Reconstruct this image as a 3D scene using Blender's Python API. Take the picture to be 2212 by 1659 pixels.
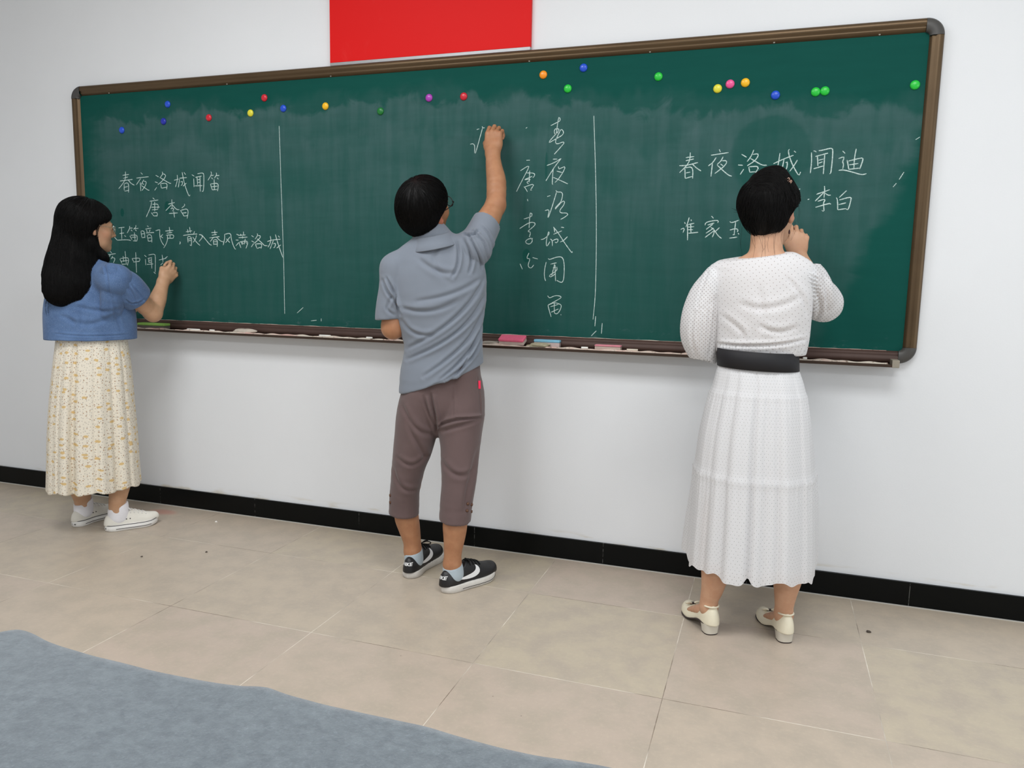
import bpy, bmesh, math, random
import numpy as np
from mathutils import Vector, Matrix
from mathutils.bvhtree import BVHTree

random.seed(7)
RNG = np.random.default_rng(11)
for _o in list(bpy.data.objects):
    bpy.data.objects.remove(_o)
SC = bpy.context.scene
COL = SC.collection

# ------------------------------------------------------------------ camera
CAM = np.array([3.4834, -3.1765, 1.2066])
YAW, PITCH, ROLL, FPX = 0.32308, -0.13084, 0.02023, 1650.23
IW, IH = 2212.0, 1659.0
_cy, _sy, _cp, _sp = math.cos(YAW), math.sin(YAW), math.cos(PITCH), math.sin(PITCH)
_f = np.array([-_sy * _cp, _cy * _cp, _sp])
_r0 = np.array([_cy, _sy, 0.0])
_u0 = np.cross(_r0, _f)
_r = math.cos(ROLL) * _r0 + math.sin(ROLL) * _u0
_u = -math.sin(ROLL) * _r0 + math.cos(ROLL) * _u0
cam_data = bpy.data.cameras.new('camera')
cam = bpy.data.objects.new('camera', cam_data)
COL.objects.link(cam)
cam_data.sensor_width = 36.0
cam_data.lens = FPX / IW * 36.0
cam_data.clip_start = 0.02
cam.matrix_world = Matrix(((_r[0], _u[0], -_f[0], CAM[0]), (_r[1], _u[1], -_f[1], CAM[1]),
                           (_r[2], _u[2], -_f[2], CAM[2]), (0, 0, 0, 1)))
SC.camera = cam

# ------------------------------------------------------------------ light and exposure
SC.view_settings.view_transform = 'Standard'
SC.view_settings.look = 'None'
SC.view_settings.gamma = 1.0
SC.view_settings.use_curve_mapping = False
SC.view_settings.exposure = 0.0
world = bpy.data.worlds.new('daylight')
SC.world = world
world.use_nodes = True
_bg = world.node_tree.nodes['Background']
_bg.inputs[0].default_value = (0.86, 0.94, 1.0, 1)
_bg.inputs[1].default_value = 0.55


def area_light(name, loc, target, size, size_y, power, color=(1, 1, 1)):
    l = bpy.data.lights.new(name, 'AREA')
    l.shape = 'RECTANGLE'
    l.size, l.size_y, l.energy, l.color = size, size_y, power, color
    o = bpy.data.objects.new(name, l)
    COL.objects.link(o)
    o.location = loc
    o.rotation_euler = (Vector(target) - Vector(loc)).to_track_quat('-Z', 'Y').to_euler()
    return o


area_light('ceiling_panel_light', (1.5, -1.95, 3.12), (1.5, -1.95, 0), 1.4, 0.8, 45, (0.97, 0.99, 1.0))
area_light('ceiling_panel_light', (3.8, -1.95, 3.12), (3.8, -1.95, 0), 1.4, 0.8, 40, (0.97, 0.99, 1.0))
area_light('ceiling_panel_light', (1.5, -4.8, 3.12), (1.5, -4.8, 0), 1.4, 0.8, 44, (0.97, 0.99, 1.0))
area_light('ceiling_panel_light', (3.8, -4.8, 3.12), (3.8, -4.8, 0), 1.4, 0.8, 42, (0.97, 0.99, 1.0))
area_light('window_daylight', (6.9, -2.4, 1.7), (2.6, -0.2, 1.1), 3.2, 1.8, 33, (0.92, 0.97, 1.0))


# ------------------------------------------------------------------ helpers: points read off the photograph
def ray(u, v):
    return _f + (u - IW / 2) / FPX * _r - (v - IH / 2) / FPX * _u


def at_y(u, v, y):
    d = ray(u, v)
    return CAM + (y - CAM[1]) / d[1] * d


def at_z(u, v, z):
    d = ray(u, v)
    return CAM + (z - CAM[2]) / d[2] * d


class Stand:
    """the upright plane a person stands in: a = right, z = up, b = away"""
    def __init__(s, x, y):
        s.base = np.array([x, y, 0.0])
        d = s.base - CAM
        d[2] = 0
        s.dist = float(np.linalg.norm(d))
        s.B = d / s.dist
        s.A = np.array([s.B[1], -s.B[0], 0.0])

    def p(s, u, v, b=0.0):
        d = ray(u, v)
        t = ((s.base + s.B * b - CAM) @ s.B) / (d @ s.B)
        return CAM + t * d

    def m(s, px, b=0.0):
        return px * (s.dist + b) * 0.985 / FPX

    def az(s, P):
        q = P - s.base
        return q @ s.A, P[..., 2]


# ------------------------------------------------------------------ helpers: materials
def new_mat(name):
    m = bpy.data.materials.new(name)
    m.use_nodes = True
    return m, m.node_tree, m.node_tree.nodes['Principled BSDF']


def s2l(c):
    return tuple(((x / 255) / 12.92 if x <= 10 else ((x / 255 + 0.055) / 1.055) ** 2.4) for x in c) + (1.0,)


class NT:
    """a little shorthand for building node trees"""
    def __init__(s, nt):
        s.nt = nt

    def n(s, typ, **kw):
        nd = s.nt.nodes.new(typ)
        for k, v in kw.items():
            setattr(nd, k, v)
        return nd

    def put(s, sock, v):
        if hasattr(v, 'links') or isinstance(v, bpy.types.NodeSocket):
            s.nt.links.new(v, sock)
        else:
            sock.default_value = v

    def math(s, op, a, b=None, c=None, clamp=False):
        nd = s.n('ShaderNodeMath', operation=op)
        nd.use_clamp = clamp
        for i, v in enumerate((a, b, c)):
            if v is not None:
                s.put(nd.inputs[i], v)
        return nd.outputs[0]

    def mix(s, fac, a, b):
        nd = s.n('ShaderNodeMix', data_type='RGBA')
        s.put(nd.inputs[0], fac)
        s.put(nd.inputs[6], a)
        s.put(nd.inputs[7], b)
        return nd.outputs[2]

    def noise(s, vec, scale, detail=4, rough=0.55, dist=0.0):
        nd = s.n('ShaderNodeTexNoise')
        if vec is not None:
            s.put(nd.inputs['Vector'], vec)
        nd.inputs['Scale'].default_value = scale
        nd.inputs['Detail'].default_value = detail
        nd.inputs['Roughness'].default_value = rough
        nd.inputs['Distortion'].default_value = dist
        return nd.outputs['Fac']

    def ramp(s, fac, lo, hi):
        nd = s.n('ShaderNodeMapRange')
        s.put(nd.inputs[0], fac)
        nd.inputs[1].default_value = lo
        nd.inputs[2].default_value = hi
        nd.interpolation_type = 'SMOOTHSTEP'
        return nd.outputs[0]

    def pos(s):
        return s.n('ShaderNodeNewGeometry').outputs['Position']

    def obj(s):
        return s.n('ShaderNodeTexCoord').outputs['Object']

    def attr(s, name):
        nd = s.n('ShaderNodeAttribute')
        nd.attribute_name = name
        return nd

    def sep(s, vec):
        nd = s.n('ShaderNodeSeparateXYZ')
        s.put(nd.inputs[0], vec)
        return nd.outputs

    def scale(s, vec, v):
        nd = s.n('ShaderNodeVectorMath', operation='MULTIPLY')
        s.put(nd.inputs[0], vec)
        nd.inputs[1].default_value = v
        return nd.outputs[0]

    def bump(s, bsdf, h, strength=0.2, dist=0.01):
        nd = s.n('ShaderNodeBump')
        nd.inputs['Strength'].default_value = strength
        nd.inputs['Distance'].default_value = dist
        s.put(nd.inputs['Height'], h)
        s.nt.links.new(nd.outputs[0], bsdf.inputs['Normal'])


def plain(name, rgb, rough=0.6, metal=0.0, spec=0.5, var=0.08, scale=40, bump=0.0, sheen=0.0):
    m, nt, b = new_mat(name)
    t = NT(nt)
    c = s2l(rgb)
    f = t.noise(t.obj(), scale)
    t.put(b.inputs['Base Color'], t.mix(f, tuple(x * (1 - var) for x in c[:3]) + (1,), tuple(min(1, x * (1 + var)) for x in c[:3]) + (1,)))
    b.inputs['Roughness'].default_value = rough
    b.inputs['Metallic'].default_value = metal
    b.inputs['Specular IOR Level'].default_value = spec
    if sheen:
        b.inputs['Sheen Weight'].default_value = sheen
    if bump:
        t.bump(b, t.noise(t.obj(), scale * 3), bump, 0.002)
    return m


# ------------------------------------------------------------------ helpers: objects
def tag(o, label=None, cat=None, group=None, kind=None):
    for k, v in (('label', label), ('category', cat), ('group', group), ('kind', kind)):
        if v:
            o[k] = v
    return o


def empty(name, loc, label, cat, group=None):
    o = bpy.data.objects.new(name, None)
    o.empty_display_size = 0.05
    o.location = loc
    COL.objects.link(o)
    return tag(o, label, cat, group)


def link(name, me, mat, parent=None, smooth=True, label=None):
    if smooth:
        me.polygons.foreach_set('use_smooth', [True] * len(me.polygons))
    if mat is not None:
        me.materials.append(mat)
    o = bpy.data.objects.new(name, me)
    COL.objects.link(o)
    if parent is not None:
        o.parent = parent
        M = Matrix.Identity(4)
        q = parent
        M = world_matrix(parent)
        o.matrix_parent_inverse = M.inverted()
    if label:
        o['label'] = label
    return o


def world_matrix(o):
    m = o.matrix_basis.copy()
    if o.parent is not None:
        m = world_matrix(o.parent) @ o.matrix_parent_inverse @ m
    return m


def mesh_np(name, V, F):
    """V (n,3) array, F list/array of quads or tris (array (m,k))"""
    me = bpy.data.meshes.new(name)
    V = np.asarray(V, np.float32)
    F = np.asarray(F, np.int32)
    me.vertices.add(len(V))
    me.vertices.foreach_set('co', V.ravel())
    k = F.shape[1]
    me.loops.add(F.size)
    me.loops.foreach_set('vertex_index', F.ravel())
    me.polygons.add(len(F))
    me.polygons.foreach_set('loop_start', np.arange(0, F.size, k, dtype=np.int32))
    me.polygons.foreach_set('loop_total', np.full(len(F), k, np.int32))
    me.update(calc_edges=True)
    return me


def bm_mesh(name, bm):
    bmesh.ops.recalc_face_normals(bm, faces=bm.faces)
    me = bpy.data.meshes.new(name)
    bm.to_mesh(me)
    bm.free()
    return me


def add_box(bm, lo, hi, bevel=0.0):
    r = bmesh.ops.create_cube(bm, size=1.0)
    vs = r['verts']
    c = (Vector(lo) + Vector(hi)) / 2
    d = Vector(hi) - Vector(lo)
    for v in vs:
        v.co = Vector((v.co.x * d.x, v.co.y * d.y, v.co.z * d.z)) + c
    if bevel:
        es = list({e for v in vs for e in v.link_edges})
        bmesh.ops.bevel(bm, geom=es, offset=bevel, segments=3, affect='EDGES', profile=0.6)


def box_obj(name, lo, hi, mat, parent=None, bevel=0.0, label=None):
    bm = bmesh.new()
    add_box(bm, lo, hi, bevel)
    return link(name, bm_mesh(name, bm), mat, parent, smooth=False, label=label)


def vec_attr(me, name, arr):
    a = me.attributes.new(name, 'FLOAT_VECTOR', 'POINT')
    a.data.foreach_set('vector', np.asarray(arr, np.float32).ravel())


def flt_attr(me, name, arr):
    a = me.attributes.new(name, 'FLOAT', 'POINT')
    a.data.foreach_set('value', np.asarray(arr, np.float32).ravel())


def tube_path(pts, r, sides=6, cap=True):
    """round tube along a polyline -> V, F(quads)"""
    P = np.asarray(pts, float)
    n = len(P)
    R = np.full(n, r) if np.isscalar(r) else np.asarray(r, float)
    if len(R) != n:
        R = np.interp(np.linspace(0, 1, n), np.linspace(0, 1, len(R)), R)
    T = np.gradient(P, axis=0)
    T /= np.linalg.norm(T, axis=1)[:, None] + 1e-9
    ref = np.array([0, 0, 1.0]) if abs(T[0][2]) < 0.9 else np.array([1.0, 0, 0])
    V = []
    N = np.cross(T[0], ref)
    N /= np.linalg.norm(N)
    for i in range(n):
        N = N - T[i] * (N @ T[i])
        N /= np.linalg.norm(N) + 1e-9
        Bn = np.cross(T[i], N)
        for k in range(sides):
            a = 2 * math.pi * k / sides
            V.append(P[i] + R[i] * (math.cos(a) * N + math.sin(a) * Bn))
    F = []
    for i in range(n - 1):
        for k in range(sides):
            k2 = (k + 1) % sides
            F.append((i * sides + k, i * sides + k2, (i + 1) * sides + k2, (i + 1) * sides + k))
    if cap:
        for i in (0, n - 1):
            V.append(P[i])
            c = len(V) - 1
            for k in range(0, sides, 2):
                a, b_, d = i * sides + k, i * sides + (k + 1) % sides, i * sides + (k + 2) % sides
                F.append((c, a, b_, d) if i else (c, d, b_, a))
    return np.array(V), np.array(F)


def join_vf(parts):
    V, F, o = [], [], 0
    for v, f in parts:
        V.append(v)
        F.append(np.asarray(f) + o)
        o += len(v)
    return np.vstack(V), np.vstack(F)


def smooth_path(pts, it=2):
    P = [np.asarray(p, float) for p in pts]
    for _ in range(it):
        if len(P) < 3:
            break
        Q = [P[0]]
        for a, b in zip(P[:-1], P[1:]):
            Q += [a * 0.75 + b * 0.25, a * 0.25 + b * 0.75]
        Q.append(P[-1])
        P = Q
    return np.array(P)


# ------------------------------------------------------------------ helpers: smooth bodies from distance fields
class Field:
    def __init__(s):
        s.items = []

    def add(s, f, lo, hi, k=0.0, op='u'):
        s.items.append((f, np.asarray(lo, float), np.asarray(hi, float), k, op))

    def rc(s, a, b, ra, rb, k=0.0, op='u'):
        a, b = np.asarray(a, float), np.asarray(b, float)
        ba = b - a
        L2 = ba @ ba + 1e-12

        def f(x, y, z):
            px, py, pz = x - a[0], y - a[1], z - a[2]
            t = np.clip((px * ba[0] + py * ba[1] + pz * ba[2]) / L2, 0, 1)
            return np.sqrt((px - t * ba[0]) ** 2 + (py - t * ba[1]) ** 2 + (pz - t * ba[2]) ** 2) - (ra + (rb - ra) * t)
        m = max(ra, rb)
        s.add(f, np.minimum(a, b) - m, np.maximum(a, b) + m, k, op)

    def ec(s, a, b, ra, rb, side, k=0.0, op='u', flat=False):
        """tapered capsule with elliptical section; ra, rb = (along side, across)"""
        a, b = np.asarray(a, float), np.asarray(b, float)
        ba = b - a
        L = math.sqrt(ba @ ba) + 1e-9
        w = ba / L
        sd = np.asarray(side, float)
        sd = sd - w * (sd @ w)
        sd /= np.linalg.norm(sd)
        fr = np.cross(w, sd)

        def f(x, y, z):
            px, py, pz = x - a[0], y - a[1], z - a[2]
            tw = px * w[0] + py * w[1] + pz * w[2]
            t = np.clip(tw / L, 0, 1)
            qs = px * sd[0] + py * sd[1] + pz * sd[2]
            qf = px * fr[0] + py * fr[1] + pz * fr[2]
            qw = tw - t * L
            rs = ra[0] + (rb[0] - ra[0]) * t
            rf = ra[1] + (rb[1] - ra[1]) * t
            if flat:
                qw = qw * 3.0
            rw = np.minimum(rs, rf)
            k0 = np.sqrt((qs / rs) ** 2 + (qf / rf) ** 2 + (qw / rw) ** 2)
            k1 = np.sqrt((qs / rs ** 2) ** 2 + (qf / rf ** 2) ** 2 + (qw / rw ** 2) ** 2) + 1e-6
            return np.where(k0 < 0.3, -rw * (1 - k0), k0 * (k0 - 1) / k1)
        m = max(ra + rb)
        s.add(f, np.minimum(a, b) - m, np.maximum(a, b) + m, k, op)

    def ell(s, c, r, R=None, k=0.0, op='u'):
        c = np.asarray(c, float)
        R = np.eye(3) if R is None else np.asarray(R, float)   # rows = local axes
        r = np.asarray(r, float)

        def f(x, y, z):
            px, py, pz = x - c[0], y - c[1], z - c[2]
            q = [px * R[i][0] + py * R[i][1] + pz * R[i][2] for i in range(3)]
            k0 = np.sqrt(sum((q[i] / r[i]) ** 2 for i in range(3)))
            k1 = np.sqrt(sum((q[i] / r[i] ** 2) ** 2 for i in range(3))) + 1e-6
            return np.where(k0 < 0.3, -r.min() * (1 - k0), k0 * (k0 - 1) / k1)
        m = r.max()
        s.add(f, c - m, c + m, k, op)

    def tube(s, C, rs, rf, side, k=0.0, sub=4, op='u'):
        """smooth tube through stations C with elliptical section"""
        C = np.asarray(C, float)
        n = len(C)
        Q = np.column_stack([C, rs, rf])
        P = []
        for i in range(n - 1):
            p0, p1, p2, p3 = Q[max(i - 1, 0)], Q[i], Q[i + 1], Q[min(i + 2, n - 1)]
            for j in range(sub):
                t = j / sub
                P.append(0.5 * (2 * p1 + (p2 - p0) * t + (2 * p0 - 5 * p1 + 4 * p2 - p3) * t ** 2 + (3 * p1 - p0 - 3 * p2 + p3) * t ** 3))
        P.append(Q[-1])
        P = np.array(P)
        for i in range(len(P) - 1):
            s.ec(P[i][:3], P[i + 1][:3], (P[i][3], P[i][4]), (P[i + 1][3], P[i + 1][4]), side, k if i == 0 else 0.004, op)

    def half(s, c, n, k=0.0, lo=None, hi=None):
        """cut away everything on the side n points to, beyond point c"""
        c, n = np.asarray(c, float), np.asarray(n, float)
        n = n / np.linalg.norm(n)

        def f(x, y, z):
            return -((x - c[0]) * n[0] + (y - c[1]) * n[1] + (z - c[2]) * n[2])
        s.add(f, (-9, -9, -9) if lo is None else lo, (9, 9, 9) if hi is None else hi, k, 's')

    def mesh(s, name, h, smooth=2):
        un = [i for i in s.items if i[4] == 'u']
        lo = np.min([i[1] for i in un], axis=0) - 0.02
        hi = np.max([i[2] for i in un], axis=0) + 0.02
        n = np.ceil((hi - lo) / h).astype(int) + 1
        ax = [(lo[i] + h * np.arange(n[i])).astype(np.float32) for i in range(3)]
        d = np.full(tuple(n), 0.3, np.float32)
        for f, l, u, k, op in s.items:
            pad = k + 3 * h
            i0 = np.clip(np.floor((l - pad - lo) / h).astype(int), 0, n)
            i1 = np.clip(np.ceil((u + pad - lo) / h).astype(int) + 1, 0, n)
            if np.any(i1 <= i0):
                continue
            sl = tuple(slice(a, b) for a, b in zip(i0, i1))
            v = f(ax[0][sl[0]][:, None, None], ax[1][sl[1]][None, :, None], ax[2][sl[2]][None, None, :]).astype(np.float32)
            o = d[sl]
            if op == 'u':
                if k > 0:
                    m = np.maximum(k - np.abs(o - v), 0) / k
                    d[sl] = np.minimum(o, v) - m * m * (k / 4)
                else:
                    d[sl] = np.minimum(o, v)
            else:
                v = -v
                if k > 0:
                    m = np.maximum(k - np.abs(o - v), 0) / k
                    d[sl] = np.maximum(o, v) + m * m * (k / 4)
                else:
                    d[sl] = np.maximum(o, v)
        V, F = surface_net(d, lo, h)
        for _ in range(smooth):
            V = relax(V, F)
        return V, F


def surface_net(d, lo, h):
    ins = d < 0
    c = np.zeros(tuple(x - 1 for x in d.shape), np.int8)
    for dx in (0, 1):
        for dy in (0, 1):
            for dz in (0, 1):
                c += ins[dx:dx + c.shape[0], dy:dy + c.shape[1], dz:dz + c.shape[2]]
    act = (c > 0) & (c < 8)
    flat = np.flatnonzero(act)
    ijk = np.column_stack(np.unravel_index(flat, act.shape))
    val = {}
    for dx in (0, 1):
        for dy in (0, 1):
            for dz in (0, 1):
                val[dx, dy, dz] = d[ijk[:, 0] + dx, ijk[:, 1] + dy, ijk[:, 2] + dz].astype(float)
    acc = np.zeros((len(flat), 3))
    cnt = np.zeros(len(flat))
    corners = list(val)
    for a in corners:
        for axis in range(3):
            if a[axis] == 0:
                b = list(a)
                b[axis] = 1
                b = tuple(b)
                m = (val[a] < 0) != (val[b] < 0)
                t = np.where(m, val[a] / np.where(m, val[a] - val[b], 1), 0)
                p = np.tile(np.array(a, float), (len(flat), 1))
                p[:, axis] += t
                acc += p * m[:, None]
                cnt += m
    V = lo + h * (ijk + acc / cnt[:, None])
    F = []
    sh = act.shape
    for axis in range(3):
        s0 = [slice(None)] * 3
        s1 = [slice(None)] * 3
        s0[axis], s1[axis] = slice(0, -1), slice(1, None)
        A, B = ins[tuple(s0)], ins[tuple(s1)]
        e = np.argwhere(A != B)
        o1, o2 = (axis + 1) % 3, (axis + 2) % 3
        ok = (e[:, o1] > 0) & (e[:, o2] > 0) & (e[:, o1] < d.shape[o1] - 1) & (e[:, o2] < d.shape[o2] - 1)
        e = e[ok]
        inside_a = A[e[:, 0], e[:, 1], e[:, 2]]
        q = []
        for k1, k2 in ((1, 1), (0, 1), (0, 0), (1, 0)):
            g = e.copy()
            g[:, o1] -= k1
            g[:, o2] -= k2
            q.append(np.searchsorted(flat, np.ravel_multi_index(g.T, sh)))
        q = np.column_stack(q)
        q[~inside_a] = q[~inside_a][:, ::-1]
        F.append(q)
    return V, np.vstack(F)


def relax(V, F, w=0.5):
    n = len(V)
    acc = np.zeros((n, 3))
    cnt = np.zeros(n)
    k = F.shape[1]
    for i in range(k):
        a, b = F[:, i], F[:, (i + 1) % k]
        for x in range(3):
            acc[:, x] += np.bincount(a, V[b, x], n)
        cnt += np.bincount(a, minlength=n)
    return V * (1 - w) + w * acc / np.maximum(cnt, 1)[:, None]


def normals(V, F):
    a, b, c = V[F[:, 0]], V[F[:, 1]], V[F[:, 2]]
    d = V[F[:, -1]]
    fn = np.cross(c - a, d - b) if F.shape[1] == 4 else np.cross(b - a, c - a)
    N = np.zeros_like(V)
    for i in range(F.shape[1]):
        for x in range(3):
            N[:, x] += np.bincount(F[:, i], fn[:, x], len(V))
    return N / (np.linalg.norm(N, axis=1)[:, None] + 1e-12)


def creases(st, V, F, lines, far=None):
    """press folds into cloth: each line is (pixel polyline, width m, depth m); ridges lie beside each valley"""
    N = normals(V, F)
    a, z = st.az(V)
    face = np.clip(-(N @ st.B) * 2.0 + 0.3, 0, 1)
    off = np.zeros(len(V))
    for pts, w, amp in lines:
        Q = np.array([np.array(st.az(st.p(u, v, 0.0))) for u, v in smooth_path(pts, 2)])
        best = np.full(len(V), 9.0)
        tt = np.zeros(len(V))
        sg = np.zeros(len(V))
        m = len(Q) - 1
        box = (a > Q[:, 0].min() - 4 * w) & (a < Q[:, 0].max() + 4 * w) & (z > Q[:, 1].min() - 4 * w) & (z < Q[:, 1].max() + 4 * w)
        ix = np.flatnonzero(box)
        if not len(ix):
            continue
        ax_, zx = a[ix], z[ix]
        for i in range(m):
            p, q = Q[i], Q[i + 1]
            e = q - p
            L2 = e @ e + 1e-12
            t = np.clip(((ax_ - p[0]) * e[0] + (zx - p[1]) * e[1]) / L2, 0, 1)
            dx, dz = ax_ - p[0] - t * e[0], zx - p[1] - t * e[1]
            dd = np.sqrt(dx * dx + dz * dz)
            up = dd < best[ix]
            j = ix[up]
            best[j] = dd[up]
            tt[j] = (i + t[up]) / m
            sg[j] = np.sign(e[0] * dz[up] - e[1] * dx[up])
        x = best * sg / w
        prof = -1.1 * np.exp(-(x * 1.15) ** 2) + 0.9 * np.exp(-((x - 1.6) / 1.2) ** 2) + 0.45 * np.exp(-((x + 1.6) / 1.3) ** 2)
        taper = np.sin(np.pi * np.clip(tt, 0.02, 0.98)) ** 0.6
        off += np.where(box, amp * prof * taper, 0)
    return V + N * (off * face)[:, None]


def ruffle(V, F, amp, scale, seed=0):
    """soft random waviness of cloth"""
    r = np.random.default_rng(seed)
    N = normals(V, F)
    o = np.zeros(len(V))
    for i in range(7):
        k = r.normal(size=3) * scale * (0.6 + 0.25 * i)
        o += np.sin(V @ k + r.uniform(0, 6.28)) / (1 + 0.4 * i)
    return V + N * (amp * o / 2.5)[:, None]


def loft(rings, close=True):
    """rings: (n, m, 3) -> V, F"""
    R = np.asarray(rings, float)
    n, m = R.shape[:2]
    V = R.reshape(-1, 3)
    i, k = np.meshgrid(np.arange(n - 1), np.arange(m if close else m - 1), indexing='ij')
    k2 = (k + 1) % m
    F = np.stack([i * m + k, i * m + k2, (i + 1) * m + k2, (i + 1) * m + k], -1).reshape(-1, 4)
    return V, F


def comb(bvh, seeds, flow, steps, step, lift, jit, rng):
    """strands laid on a surface: follow flow(p, n) along it"""
    out = []
    for sd in seeds:
        p = Vector(sd)
        path = []
        off = lift * rng.uniform(0.2, 1.0)
        ph, wob = rng.uniform(0, 6.28), jit * rng.uniform(0.3, 1.0)
        for i in range(steps):
            hit = bvh.find_nearest(p)
            if hit[0] is None:
                break
            co, nn = hit[0], hit[1]
            path.append(np.array(co + nn * off))
            d = Vector(flow(np.array(co), np.array(nn)))
            d = d - nn * d.dot(nn)
            if d.length < 1e-4:
                break
            d.normalize()
            sdw = nn.cross(d)
            p = co + d * step + sdw * (wob * math.sin(ph + i * 0.8))
        if len(path) > 2:
            out.append(np.array(path))
    return out


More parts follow.
